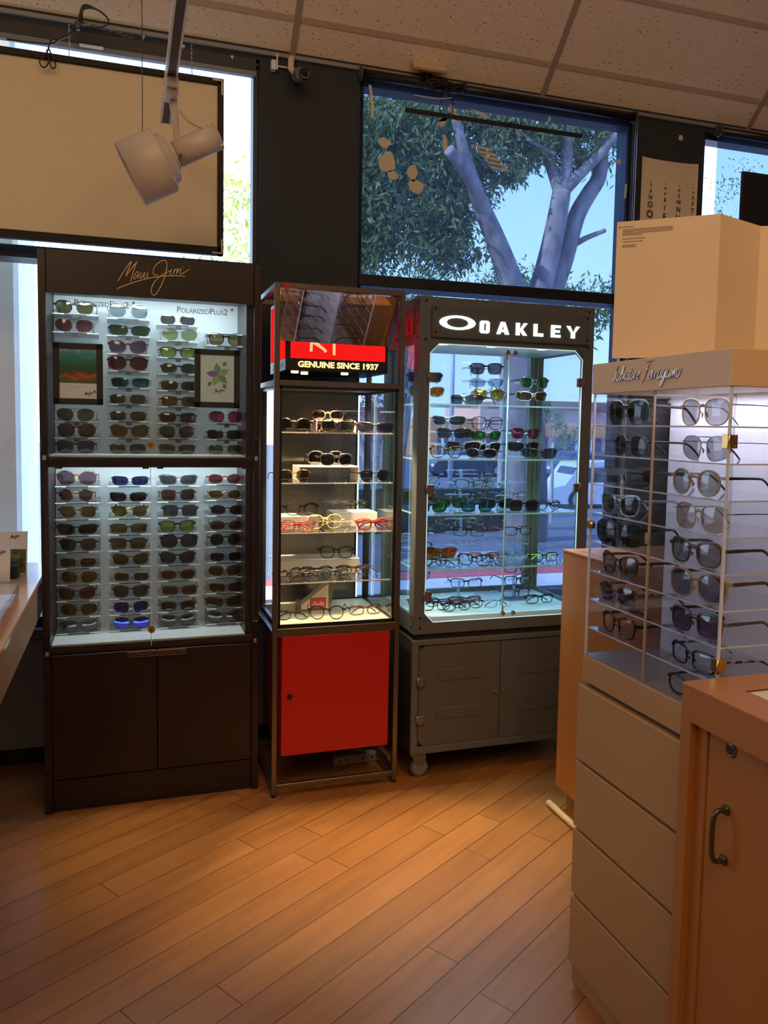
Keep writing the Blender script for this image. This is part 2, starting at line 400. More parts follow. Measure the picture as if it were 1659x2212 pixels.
obj('slat', MB().box(.992, 2.338, YW - .014, YW - .010, .555, .575), framegrey, sh2)
sh3 = shade(2.86, 3.90, 'tinted roller shade over the far right window beside the eye chart', [], chain=False)

# ------------------------------------------------------------------ things on the window wall
def rope(pts, r=.003, k=5): return MB().tube(smoothline(pts, k), r, 5)
# picture screen hung in window 1
t = thing('hanging_screen', 'large cream panel in a black frame hanging in the left window', 'screen', (-.35, 3.30, 2.09))
x0, x1, z0, z1 = -1.10, .722, -.018, .668
fb = MB(); w = .024
fb.box(x0, x1, -.012, .018, z0, z0 + w + .008, .002).box(x0, x1, -.012, .018, z1 - w, z1, .002).box(x0, x0 + w, -.012, .018, z0, z1, .002).box(x1 - w, x1, -.012, .018, z0, z1, .002)
obj('frame', fb, blackm, t)
obj('panel', MB().box(x0 + .01, x1 - .01, .0, .012, z0 + .01, z1 - .01), P('cream_screen_fabric', (.76, .68, .50), .85), t)
for sz in (0, 1):
    zc = z0 + .008 if sz == 0 else z1 - .008; d = 1 if sz == 0 else -1
    b = MB().box(x1 - .010, x1 - .004, -.0135, -.0125, zc, zc + d * .055).box(x1 - .045, x1 - .004, -.0135, -.0125, zc - .003, zc + .003)
    obj('corner_bracket', b, P('pale_bracket', (.6, .56, .48), .4), t)
for x in (-.20, .15, .60):
    b = MB().tube([(x, 0, z1), (x, .02, z1 + .06)], .0012, 4)
    for i in range(9): b.cyl((x - .004 + .002 * (i % 2), .02, z1 + .06 + i * .008), (x + .004 - .002 * (i % 2), .02, z1 + .062 + i * .008), .0012, n=5)
    obj('hanging_chain', b, chrome, t)
for x in (-.63,):
    pass
# small hooks on the black band
for i, X in enumerate((.07, .225, .42)):
    o = obj('ceiling_hook', MB().cyl((0, 0, 0), (0, -.012, 0), .006, n=12).tube([(0, -.012, 0), (0, -.02, -.012), (0, -.012, -.02)], .0018, 5), chrome, loc=(X, YW, 2.930 - .012 * i))
    tag(o, ['small steel hook in the black band nearest the black cable bundle', 'small steel hook on the black band, middle of three above the screen', 'small steel hook on the black band nearest the dark pier'][i], 'hook', 'hooks above the hanging screen')
# clear clip on the pier, cctv camera, power outlet, cables
o = obj('clear_clip', MB().box(-.02, .0, -.03, 0, -.02, .02, .002).box(0, .006, -.035, -.03, -.02, .045).box(.0, .05, -.012, -.008, .0, .006), acryl_edge, loc=(.600, YW, 2.895))
tag(o, 'small clear plastic clip at the top of the dark pier left of the camera', 'clip')
t = thing('security_camera', 'round grey security camera mounted high on the dark pier', 'camera', (.69, 3.40, 2.885))
hb = MB().cyl((0, -.05, -.038), (.01, -.09, -.050), .030, .026, 24).cyl((0, .02, -.02), (0, -.05, -.038), .024, .030, 20)
obj('housing', hb, P('camera_grey', (.12, .115, .11), .4), t)
obj('mount_bracket', MB().tube([(-.015, .02, .055), (-.03, -.01, .035), (-.035, -.03, -.01), (-.02, -.04, -.03)], .013, 8), whitep, t)
fc = obj('face', MB().cyl((.010, -.090, -.050), (.0112, -.0955, -.0515), .0225, n=24), blackm, t)
rg = MB()
for i in range(12):
    a = 2 * pi * i / 12; x = .0112 + cos(a) * .016; z = -.0515 + sin(a) * .016
    rg.cyl((x, -.095, z), (x + .0003, -.0965, z), .0024, n=8)
obj('led_ring', rg, P('led_grey', (.5, .5, .5), .3), t)
obj('lens', MB().cyl((.0112, -.095, -.0515), (.0116, -.0975, -.052), .0085, n=16), black, t)

def onslope(X, s, tt=0.0): return (X, YW + .02 - s * .70711 + tt * .70711, ZC + s * .70711 + tt * .70711)
t = thing('power_outlet', 'cream multi socket outlet on the sloping ceiling with a red pilot light', 'outlet', onslope(1.272, .085, 0)); t.rotation_euler = (radians(45), 0, 0)
ivory = P('ivory_plastic', (.58, .46, .30), .45)
obj('cover_plate', MB().box(-.078, .078, -.062, .062, -.022, 0, .006).box(-.060, .060, -.045, .045, -.034, -.02, .006), ivory, t)
hl = MB()
for i in range(3):
    x = -.025 + .025 * i
    hl.box(x - .008, x - .002, .018, .021, -.0346, -.034).box(x - .008, x - .002, .027, .030, -.0346, -.034).cyl((x + .004, .024, -.0346), (x + .004, .024, -.034), .0022, n=8)
hl.box(-.036, -.034, -.012, .004, -.0346, -.034)
obj('socket_slot', hl, black, t)
obj('pilot_light', MB().cyl((-.045, -.004, -.0375), (-.045, -.004, -.034), .0026, n=10), EMIT('red_pilot', (1, .08, .03), 6), t)
for x in (-.018, .012):
    o = MB().box(x - .010, x + .010, -.046, -.016, -.055, -.034, .004).tube([(x, -.045, -.05), (x, -.062, -.052), (x + .005, -.075, -.035)], .004, 6)
    o = obj('plug', o, black, t)
t = thing('cable_bundle', 'tangle of black adapter cables tied under the ceiling outlet', 'cable', (1.30, 3.40, 2.905))
b = MB().box(-.05, .06, -.022, .002, -.016, .020, .004).box(.075, .12, -.025, .0, -.018, .016, .004)
rr = random.Random(3)
for k in range(7):
    pts = [(-.07 + .035 * j + rr.uniform(-.01, .01), -.02 - rr.random() * .02, rr.uniform(-.028, .022)) for j in range(7)]
    b.tube(smoothline(pts, 4), .003, 5)
b.tube(smoothline([(.13, -.02, .0), (.15, -.025, .012), (.155, -.02, -.012), (.13, -.02, -.016)], 4), .002, 5)
obj('adapter', b, black, t)
b = rope([(.04, -.03, -.02), (.055, -.035, -.05), (.085, -.035, -.062), (.10, -.035, -.045), (.08, -.03, -.03)], .0022); b.tube(smoothline([(.05, -.03, -.03), (.02, -.035, -.09), (.03, -.035, -.12)], 4), .0022, 5); b.tube([(.085, -.03, -.055), (.085, -.03, -.12), (.07, -.03, -.16)], .002, 5)
obj('cable_tail', b, black, t)
o = obj('white_wire', rope([(-.10, -.035, -.062), (0, -.04, -.066), (.06, -.04, -.055), (.08, -.035, -.05)], .0024), whitep, t)
t = thing('cable_bundle', 'coiled black cables and chain over the top left corner of the hanging screen', 'cable', (-.16, 3.36, 2.90))
b = MB(); rr = random.Random(9)
for k in range(4): b.tube(smoothline([(.0 + rr.uniform(-.01, .01), -.03, .0), (.01, -.04, .045 + rr.random() * .02), (.06, -.04, .055), (.10, -.03, .03), (.08, -.03, .0), (.02, -.03, -.01)], 4), .0032, 5)
b.tube(smoothline([(0, -.03, .0), (-.03, -.05, -.05), (-.07, -.08, -.09), (-.11, -.08, -.115), (-.25, -.08, -.12)], 5), .0034, 6)
b.tube(smoothline([(-.10, -.085, -.10), (-.115, -.09, -.15), (-.14, -.09, -.185), (-.125, -.09, -.205), (-.108, -.09, -.18), (-.115, -.09, -.14), (-.10, -.09, -.20), (-.085, -.09, -.19), (-.11, -.09, -.13)], 4), .0030, 5)
b.box(-.02, .0, -.05, -.03, -.03, .0, .003)
obj('cable', b, black, t)
b = MB()
for i in range(16): 
    x = .01 + i * .0115; z = .005 - .002 * i + (.003 if i % 2 else -.003)
    b.tube([(x, -.03, z), (x + .006, -.03, z + .004), (x + .012, -.03, z)], .0016, 4)
obj('chain', b, P('dull_chain', (.3, .3, .3), .35, .8), t)
o = obj('clear_bracket', MB().box(-.045, .045, -.01, 0, -.006, .006, .002), acryl_edge, loc=(-.125, YW, 2.862)); tag(o, 'short clear plastic bar on the black band below the coiled cables', 'bracket')

# eye chart
t = thing('eye_chart', 'cream paper eye chart with columns of letters on the right dark pier', 'chart', (2.585, YW - .002, 2.42)); 
b = MB(); nx = 14; H0, H1 = -.22, .315
vs = []
for i in range(nx + 1):
    x = -.165 + .333 * i / nx; y = -.003 - .010 * (sin(i / nx * pi * 1.0) ** 2) - (.004 if i in (0, nx) else 0)
    top = H1 + .012 - .010 * sin(i / nx * pi)
    vs += [(x, y, H0), (x, y, top), (x, y + .0006, H0), (x, y + .0006, top)]
fs = []
for i in range(nx):
    a = 4 * i; fs += [(a, a + 4, a + 5, a + 1), (a + 2, a + 3, a + 7, a + 6), (a + 1, a + 5, a + 7, a + 3)]
b.add(vs, fs, True); obj('sheet', b, P('chart_paper', (.78, .70, .55), .8), t)
ink = P('black_ink', (.02, .02, .02), .6)
cols = [(-.115, [('E', .062, -.025), ('O', .050, .035), ('O', .038, .085), ('N', .030, .123), ('A', .023, .157), ('G', .017, .187), ('I', .011, .210)]),
        (-.030, [('W', .060, -.028), ('F', .044, .030), ('I', .034, .078), ('E', .027, .118), ('V', .021, .150), ('G', .016, .178), ('S', .011, .201)]),
        (.052, [('C', .060, -.030), ('V', .044, .030), ('N', .034, .078), ('W', .027, .116), ('E', .021, .148), ('N', .016, .176), ('L', .010, .199)]),
        (.137, [('K', .055, -.030), ('I', .045, .030), ('T', .034, .078), ('P', .027, .116), ('A', .021, .148), ('H', .015, .176), ('F', .011, .200), ('S', .008, .220)])]
for cx, L_ in cols:
    for ch, sz, z in L_: text('letter', ch, sz, ink, t, (cx, -.0165, z), offset=.0006)
o = obj('tape_scrap', MB().prism([(-.012, -.012), (.010, -.014), (.013, .004), (.006, .014), (-.010, .010)], 'y', -.002, 0), tape, loc=(2.645, YW, 2.865)); tag(o, 'small cream tape scrap on the dark pier above the eye chart', 'tape')
t = thing('hanging_sign', 'plain black board hanging in the far right window', 'sign', (2.905, 3.29, 2.25))
obj('board', MB().box(0, .60, -.008, .008, 0, .44, .003), P('navy_black_board', (.010, .012, .022), .7), t)
obj('wire', MB().tube([(.3, 0, .44), (.3, 0, .66)], .001, 4), steel, t)

# ------------------------------------------------------------------ track light
t = thing('track_rail', 'white ceiling track rail with dark slot hanging on thin cables', 'track', (0, 0, 0))
b = MB().box(.118, .124, 1.3, 3.02, 2.46, 2.475).box(.148, .154, 1.3, 3.02, 2.46, 2.475).box(.118, .154, 1.3, 3.02, 2.474, 2.495)
obj('rail', b, P('white_rail', (.66, .62, .58), .35, .2), t)
obj('slot', MB().box(.1242, .1478, 1.3, 3.015, 2.462, 2.474), P('rail_slot', (.05, .035, .025), .5), t)
for y in (1.95, 2.33): obj('suspension_cable', MB().tube([(.136, y, 2.495), (.136, y, 4.13)], .0016, 5), steel, t)
obj('cable_clamp', MB().cyl((.136, 2.33, 2.49), (.136, 2.33, 2.53), .008, n=12), whitep, t)
o = obj('suspension_cable', MB().tube([(.051, 2.70, 2.318), (.050, 2.70, 3.70)], .0016, 5), steel); tag(o, 'thin vertical cable hanging from the ceiling down to the lamp shade', 'cable')
t = thing('track_spotlight', 'white cylindrical spotlight hanging from the track rail, unlit', 'lamp', (0, 0, 0))
obj('adapter', MB().box(.116, .160, 2.64, 2.73, 2.425, 2.462, .006).box(.119, .157, 2.60, 2.64, 2.44, 2.462, .004), whitep, t)
obj('stem', MB().tube([(.145, 2.70, 2.43), (.150, 2.705, 2.38), (.158, 2.72, 2.32), (.165, 2.73, 2.28)], [.014, .012, .010, .010], 12), whitep, t)
ax = Vector((-.86, .09, -.46)).normalized()
A = Vector((.290, 2.72, 2.340))
obj('ballast_housing', MB().cyl(A, A + ax * .150, .042, .042, 32).cyl(A + ax * .150, A + ax * .175, .036, .060, 32), whitep, t)
B0 = A + ax * .165
n = 36; b = MB()
a_ = ax.orthogonal().normalized(); b_ = ax.cross(a_)
prof = [(0.0, .045), (.002, .066), (.012, .080), (.028, .082), (.030, .100), (.038, .1035), (.150, .1035), (.150, .101), (.036, .098), (.014, .06)]
vs = []; fs = []
for (d, rad) in prof: vs += [B0 + ax * d + (a_ * cos(2 * pi * i / n) + b_ * sin(2 * pi * i / n)) * rad for i in range(n)]
for k in range(len(prof) - 1): fs += [(k * n + i, k * n + (i + 1) % n, (k + 1) * n + (i + 1) % n, (k + 1) * n + i) for i in range(n)]
b.add(vs, fs, True); obj('shade', b, whitep, t)
obj('bulb', MB().cyl(B0 + ax * .02, B0 + ax * .05, .03, .045, 20), P('lamp_glass', (.5, .5, .5), .1), t)
b = MB().tube(smoothline([(.168, 2.71, 2.40), (.20, 2.70, 2.365), (.25, 2.70, 2.35), (.285, 2.70, 2.335), (.302, 2.70, 2.30)], 5), .006, 8); obj('power_cord', b, P('white_cord', (.62, .58, .52), .5), t)
obj('tilt_screw', MB().cyl((.168, 2.69, 2.252), (.168, 2.683, 2.252), .006, n=12), black, t)

# ------------------------------------------------------------------ spectacles
def outline(w, h, n=3.0, tw=0.0, slant=0.0, lift=0.0, drop=0.0, N=28):
    """right-hand lens contour, x outwards; tw widens the top, lift raises the outer top, drop lowers the outer bottom"""
    out = []
    for i in range(N):
        a = 2 * pi * i / N; c, s = cos(a), sin(a)
        x = (abs(c) ** (2 / n)) * (1 if c >= 0 else -1); y = (abs(s) ** (2 / n)) * (1 if s >= 0 else -1)
        X = x * w / 2 * (1 + tw * y); Y = y * h / 2
        X += slant * y * w / 2 * .5
        if y > 0: Y += lift * x * y
        else: Y += drop * x * y - (drop * .3 * -y)
        out.append((X, Y))
    return out
#            w     h    n    tw   slant lift  drop   rim    depth bridge total curve  arm   kind
SHP = {
 'way':    (.051, .042, 3.0, .10, .00, .002, 0,     .0034, .0042, .019, .146, 1.6, .0075, 'p'),
 'square': (.052, .041, 4.0, .05, .00, .001, 0,     .0032, .0040, .018, .146, 1.4, .0070, 'p'),
 'rect':   (.054, .034, 4.0, .05, .00, .001, 0,     .0028, .0036, .018, .146, 1.8, .0055, 'p'),
 'round':  (.047, .045, 2.2, .03, .00, .000, 0,     .0030, .0040, .021, .142, 1.4, .0060, 'p'),
 'big':    (.060, .051, 2.5, .04, .00, .001, 0,     .0032, .0045, .015, .150, 1.6, .0080, 'p'),
 'cat':    (.055, .044, 2.7, .12, .00, .006, 0,     .0030, .0040, .016, .146, 1.6, .0070, 'p'),
 'oval':   (.052, .034, 2.5, .03, .00, .001, 0,     .0030, .0040, .019, .142, 1.8, .0060, 'p'),
 'avi':    (.057, .047, 2.6, .07, .00, .000, -.005, .0011, .0016, .016, .144, 1.4, .0016, 'm'),
 'wire':   (.054, .035, 3.4, .04, .00, .000, 0,     .0010, .0016, .019, .144, 1.8, .0018, 'm'),
 'wireround': (.046, .044, 2.1, 0, .00, .000, 0,    .0012, .0018, .022, .138, 1.4, .0016, 'm'),
 'wrap':   (.062, .036, 3.4, .08, .10, .002, 0,     .0030, .0040, .014, .146, 4.6, .0095, 'p'),
 'half':   (.060, .035, 3.6, .06, .06, .001, 0,     .0010, .0020, .015, .146, 3.6, .0045, 'm'),
 'shield': (.066, .046, 3.2, .10, .12, .001, 0,     .0020, .0030, .002, .148, 4.6, .0090, 'p'),
 'nude':   (.056, .049, 2.7, .06, .00, .001, 0,     .0018, .0022, .014, .146, 1.4, .0024, 'p'),
 'clubm':  (.049, .042, 2.4, .05, .00, .000, 0,     .0012, .0020, .021, .142, 1.4, .0060, 'c'),
}
GC = {}
def glasses_meshes(shape, folded):
    key = (shape, folded)
    if key in GC: return GC[key]
    w, h, n, tw, sl, lift, drop, rim, dep, br, W, cv, ah, kd = SHP[shape]
    wb = lambda x: cv * x * x                                    # wrap of the front
    R0 = outline(w, h, n, tw, sl, lift, drop); zc = h / 2 + rim; cx = br / 2 + w / 2 + rim * .6
    N = len(R0); fr = MB(); L_ = {}
    for sgn in (1, -1):
        C2 = [(sgn * (cx + x), zc + y) for x, y in R0]
        # outward normals
        nr = []
        for i in range(N):
            ax_, ay_ = C2[i - 1]; bx, by = C2[(i + 1) % N]; dx, dy = bx - ax_, by - ay_; l = sqrt(dx * dx + dy * dy) or 1
            nr.append((dy / l * sgn, -dx / l * sgn))
        prof = [(0, -.42), (.25, -.5), (.8, -.46), (1, -.22), (1, .3), (.8, .5), (0, .5)]
        vs = []
        for i in range(N):
            x, z = C2[i]; nx_, nz_ = nr[i]
            tk = rim * (1.45 if (nz_ > .3 and kd in 'pc') else 1.0)
            if kd == 'c': tk = rim * (3.6 if nz_ > .25 else 1)
            dd = dep * (1.0 if kd != 'c' else (1.8 if nz_ > .25 else 1))
            for (q, d) in prof:
                X = x + nx_ * tk * q; Z = z + nz_ * tk * q; vs.append((X, wb(X) + d * dd, Z))
        m = len(prof); fs = []
        for i in range(N):
            j = (i + 1) % N
            for k in range(m):
                k2 = (k + 1) % m; q = (i * m + k, j * m + k, j * m + k2, i * m + k2); fs.append(q if sgn > 0 else q[::-1])
        fr.add(vs, fs, True)
        lb = MB(); vs = [(sgn * cx, wb(cx) - .0022, zc)]
        for rr_ in (.55, 1.0):
            for (x, z) in C2:
                X = sgn * cx + (x - sgn * cx) * rr_; Z = zc + (z - zc) * rr_; vs.append((X, wb(X) - .0022 * (1 - rr_ * rr_), Z))
        fs = [(0, 1 + i, 1 + (i + 1) % N) for i in range(N)] + [(1 + i, 1 + N + i, 1 + N + (i + 1) % N, 1 + (i + 1) % N) for i in range(N)]
        if sgn > 0: fs = [q[::-1] for q in fs]
        lb.add(vs, fs, True); L_[sgn] = lb.mesh('lens')
        # end piece to the hinge
        xo = cx + w / 2 * (1 + tw * .6) + sl * w * .12; zt = zc + h * .26 + lift * .4
        xh = max(W / 2, xo + .004)
        if kd == 'm': fr.tube([(sgn * (xo - .001), wb(xo), zt), (sgn * (xh - .001), wb(xo) + .001, zt + .001), (sgn * xh, wb(xh) + .006, zt)], .0012, 6)
        else: fr.tube([(sgn * (xo - .002), wb(xo), zt), (sgn * (xh - .0015), wb(xo) + .001, zt), (sgn * xh, wb(xh) + .006, zt)], .0016, 4, up=(0, 0, 1), ry=[ah * .55, ah * .5, ah * .42])
    # bridge
    bx = br / 2 + rim * .8
    if kd == 'm':
        fr.tube([(-bx, wb(bx), zc + h * .20), (0, -.001, zc + h * .26), (bx, wb(bx), zc + h * .20)], .0011, 6)
        if shape == 'avi': fr.tube([(-bx - .008, wb(bx + .008), zc + h * .47), (0, 0, zc + h * .47), (bx + .008, wb(bx + .008), zc + h * .47)], .0010, 6)
    else:
        k = {'shield': 3.0, 'nude': 1.6}.get(shape, 1.25)
        zz = zc + h * (.22 if shape != 'shield' else .32)
        fr.tube(smoothline([(-bx - .002, wb(bx), zz - .002), (-bx * .5, 0, zz + .002), (0, -.0005, zz + .003), (bx * .5, 0, zz + .002), (bx + .002, wb(bx), zz - .002)], 2), dep * .5, 8, up=(0, 0, 1), ry=rim * k)
    for sgn in (1, -1):   # nose pads
        fr.tube([(sgn * (br / 2 + .000), .001, zc + .002), (sgn * (br / 2 - .001), .006, zc - h * .08), (sgn * (br / 2 + .001), .006, zc - h * .2)], [.0008, .0018, .0012], 6)
    # arms
    zt = zc + h * .26 + lift * .4; A = {}
    for sgn in (1, -1):
        xo = cx + w / 2 * (1 + tw * .6) + sl * w * .12; xh = max(W / 2, xo + .004); y0 = wb(xh) + .006
        if not folded:
            drp = min(zt - ah * .5, .036)
            pts = [(sgn * xh, y0, zt), (sgn * (xh + .001), y0 + .03, zt), (sgn * (xh - .001), y0 + .075, zt - .001), (sgn * (xh - .004), y0 + .095, zt - .004), (sgn * (xh - .007), y0 + .115, zt - drp * .55), (sgn * (xh - .009), y0 + .130, zt - drp)]
        else:
            o = .004 if sgn > 0 else .009
            pts = [(sgn * xh, y0, zt), (sgn * (xh - .004), y0 + o, zt), (sgn * (xh - .04), y0 + o + .002, zt - .001), (sgn * (xh - .085), y0 + o + .003, zt - .003), (sgn * (xh - .110), y0 + o + .004, zt - .012), (sgn * (xh - .128), y0 + o + .004, max(zt - .026, ah * .5))]
        pts = smoothline(pts, 3); m = len(pts)
        if kd == 'm': rz = [max(ah * .5, .0008)] * m; rz = [q if i < m * .68 else .0022 for i, q in enumerate(rz)]; rx = [.0008 if i < m * .68 else .0016 for i in range(m)]
        else:
            rz = [ah * (.5 if i < m * .2 else .42 if i < m * .75 else .44) for i in range(m)]; rx = [.0016] * m
        A[sgn] = MB().tube(pts, rx, 8, up=(0, 0, 1), ry=rz).mesh('arm')
    GC[key] = (fr.mesh('rim'), L_[-1], L_[1], A[-1], A[1], zc * 2)
    return GC[key]
def lensmat(name, tint, gl=.07, gcol=(1, 1, 1)): return PANE('lens_' + name, tint, gl, .6, .004, gcol)
LM = {'grey': lensmat('grey', (.085, .085, .095)), 'black': lensmat('black', (.022, .022, .025), .045), 'brown': lensmat('brown', (.14, .085, .055)),
      'bronze': lensmat('bronze', (.17, .12, .045), .14, (1, .85, .5)), 'olive': lensmat('olive', (.15, .13, .06)), 'green': lensmat('green', (.07, .12, .06)),
      'lime': lensmat('lime', (.34, .50, .10), .12), 'yellowgreen': lensmat('yellowgreen', (.42, .47, .24)), 'rose': lensmat('rose', (.34, .10, .12)),
      'maroon': lensmat('maroon', (.15, .05, .045)), 'purple': lensmat('purple', (.24, .15, .21)), 'pink_mirror': lensmat('pink_mirror', (.28, .06, .12), .30, (1, .25, .45)),
      'blue_mirror': lensmat('blue_mirror', (.04, .06, .14), .55, (.10, .16, 1)), 'teal_mirror': lensmat('teal_mirror', (.03, .12, .13), .42, (.12, .7, .8)),
      'green_mirror': lensmat('green_mirror', (.03, .14, .05), .45, (.15, 1, .35)), 'gold_mirror': lensmat('gold_mirror', (.35, .25, .05), .5, (1, .8, .15)),
      'orange_mirror': lensmat('orange_mirror', (.40, .10, .02), .5, (1, .40, .06)), 'red_mirror': lensmat('red_mirror', (.22, .05, .08), .3, (1, .2, .3)),
      'lightgrey': lensmat('lightgrey', (.33, .38, .42)), 'fade': lensmat('fade', (.30, .29, .27)), 'beige': lensmat('beige', (.50, .40, .30)), 'clear': PANE('lens_clear', (.94, .96, .96), .06, .55, .01),
      'amberfade': lensmat('amberfade', (.34, .26, .12)), 'smoke': lensmat('smoke', (.30, .28, .29))}
def tortoise(name, a, b):
    m, N, L = _new(name); o = N.new('ShaderNodeOutputMaterial'); p = N.new('ShaderNodeBsdfPrincipled'); t = N.new('ShaderNodeTexCoord')
    n = N.new('ShaderNodeTexNoise'); n.inputs['Scale'].default_value = 120; n.inputs['Detail'].default_value = 1; r_ = N.new('ShaderNodeValToRGB')
    r_.color_ramp.elements[0].position = .45; r_.color_ramp.elements[0].color = (*a, 1); r_.color_ramp.elements[1].position = .58; r_.color_ramp.elements[1].color = (*b, 1)
    L.new(t.outputs['Object'], n.inputs[0]); L.new(n.outputs[0], r_.inputs[0]); L.new(r_.outputs[0], p.inputs['Base Color']); p.inputs['Roughness'].default_value = .15; p.inputs['Coat Weight'].default_value = .5
    L.new(p.outputs[0], o.inputs[0]); return m
FMT = {'black': P('frame_black', (.010, .010, .011), .16), 'matte black': P('frame_matte_black', (.014, .014, .015), .5), 'tortoise': tortoise('frame_tortoise', (.02, .008, .004), (.22, .09, .03)),
       'yellow tortoise': tortoise('frame_yellow_tortoise', (.03, .018, .006), (.62, .45, .12)), 'brown': P('frame_brown', (.060, .026, .014), .2), 'dark brown': P('frame_dark_brown', (.025, .012, .008), .2),
       'maroon': P('frame_maroon', (.09, .012, .012), .2), 'grey': P('frame_grey', (.09, .09, .10), .25), 'pale grey': P('frame_pale_grey', (.22, .27, .30), .15), 'silver': P('frame_silver', (.6, .6, .6), .2, 1.0),
       'gunmetal': P('frame_gunmetal', (.10, .10, .105), .3, .9), 'gold': P('frame_gold', (.75, .55, .25), .22, 1.0), 'bronze': P('frame_bronze', (.20, .12, .06), .3, .8), 'beige': P('frame_beige', (.40, .27, .16), .2),
       'olive': P('frame_olive', (.085, .070, .040), .2), 'red': P('frame_red', (.55, .02, .02), .25), 'yellow': P('frame_yellow', (.80, .60, .22), .2), 'lime': P('frame_lime', (.45, .80, .08), .3),
       'crystal': PANE('frame_crystal', (.55, .55, .58), .25, .7), 'blue': P('frame_blue', (.02, .12, .45), .2), 'white': P('frame_white', (.75, .75, .75), .25), 'speckled': tortoise('frame_speckled', (.01, .01, .012), (.35, .33, .35))}
NG = [0]
def pair(shape, frame, lens, loc, where, rz=0.0, folded=False, rx=0.0, ry=0.0, arm=None, group=None, adj=None, s=1.0):
    fm, l0, l1, a0, a1, H = glasses_meshes(shape, folded)
    words = {'way': 'soft square', 'square': 'square', 'rect': 'rectangular', 'round': 'round', 'big': 'oversized rounded', 'cat': 'cat eye', 'oval': 'oval', 'avi': 'aviator', 'wire': 'thin oblong',
             'wireround': 'thin round', 'wrap': 'wraparound', 'half': 'half rim', 'shield': 'shield', 'nude': 'flat rounded', 'clubm': 'browline'}[shape]
    opt = lens == 'clear'
    name = 'eyeglasses' if opt else 'sunglasses'
    ln = '' if opt else ' with ' + lens.replace('_', ' ').replace('yellowgreen', 'yellow green').replace('lightgrey', 'light grey').replace('amberfade', 'amber').replace('fade', 'fading grey') + ' lenses'
    lab = (adj + ' ' if adj else '') + f"{frame} {words} {name}{ln}, {where}"
    t = thing(name, lab, name, loc, 0, group); t.rotation_euler = (rx, ry, rz)
    if s != 1.0: t.scale = (s, s, s)
    arm = arm or frame
    for nm, me, mt in (('rim', fm, FMT[frame]), ('lens', l0, LM[lens]), ('lens', l1, LM[lens]), ('arm', a0, FMT[arm]), ('arm', a1, FMT[arm])):
        if not len(me.materials): me.materials.append(None)
        o = bpy.data.objects.new(nm, me); C.objects.link(o); o.parent = t
        o.material_slots[0].link = 'OBJECT'; o.material_slots[0].material = mt
    return t
ORD = ['top', 'second', 'third', 'fourth', 'fifth', 'sixth', 'seventh', 'eighth', 'ninth', 'tenth']

# ------------------------------------------------------------------ script lettering drawn with strokes
ST = {'a': [[(.62, .85), (.3, 1), (.05, .6), (.08, .1), (.35, 0), (.6, .5), (.68, .95), (.62, .2), (.8, 0), (.95, .2)]], 'l': [[(0, .2), (.3, 1.2), (.35, 2), (.18, 2), (.1, .6), (.2, 0), (.45, .15)]],
      'v': [[(0, .9), (.2, .9), (.25, 0), (.6, .9), (.8, .8)]], 't': [[(.25, 1.8), (.1, .4), (.2, 0), (.45, .15)], [(-.1, 1.1), (.5, 1.25)]], 'o': [[(.4, 1), (.1, .7), (.1, .15), (.4, 0), (.65, .4), (.55, .9), (.4, 1), (.8, .85)]],
      'r': [[(.05, 0), (.1, .9), (.15, .5), (.35, .95), (.6, .85)]], 'e': [[(.05, .45), (.55, .65), (.4, 1), (.1, .7), (.12, .1), (.4, 0), (.7, .25)]], 'g': [[(.6, .85), (.3, 1), (.05, .6), (.1, .1), (.35, .05), (.65, .95), (.6, -.2), (.3, -1), (.1, -.8), (.4, -.2), (.9, .2)]],
      'm': [[(.0, 0), (.1, .95), (.12, .4), (.35, .95), (.4, 0), (.45, .5), (.7, .95), (.72, .1), (.95, .1)]], 'y': [[(0, .95), (.1, .2), (.4, .1), (.6, .9), (.5, -.2), (.25, -1), (.0, -.7), (.5, -.1), (.8, .2)]],
      'n': [[(.0, 0), (.1, .95), (.12, .4), (.4, .95), (.48, .1), (.8, .15)]], 'S': [[(.75, 2.1), (.4, 2.2), (.2, 1.6), (.5, .9), (.45, .1), (.05, 0), (-.1, .4)]], 'F': [[(.45, 2.0), (.35, 1), (.15, -.4)], [(0, 2.3), (1.3, 2.35)], [(.1, 1.1), (.7, 1.25)]],
      'R': [[(.4, 2.0), (.2, 1), (.0, -.3)], [(-.3, 1.5), (.3, 2.1), (1.0, 1.9), (.8, 1.2), (.3, 1.0), (.7, .5), (1.2, 0), (1.4, .2)]], 'B': [[(.45, 2.1), (.25, 1), (.05, -.2)], [(.2, 2.0), (.8, 2.1), (.8, 1.4), (.35, 1.1), (.95, .9), (.8, .1), (.2, .0)]],
      '-': [[(0, .6), (.4, .65)]], '.': [[(0, .1), (.08, .1)]], ' ': []}
ADV = {'a': .9, 'l': .45, 'v': .75, 't': .5, 'o': .75, 'r': .6, 'e': .65, 'g': .85, 'm': 1.0, 'y': .8, 'n': .8, 'S': .9, 'F': 1.1, 'R': 1.35, 'B': 1.1, '-': .6, '.': .3, ' ': .4}
def script(body, xh, r, slant=.35):
    b = MB(); x = 0
    for ch in body:
        for st in ST[ch]:
            pts = [((x + px + slant * pz) * xh, 0, pz * xh) for px, pz in st]
            b.tube(smoothline(pts, 4), r, 5)
        x += ADV[ch]
    w = x * xh
    b.v = [(vx - w / 2, vy, vz) for vx, vy, vz in b.v]; return b
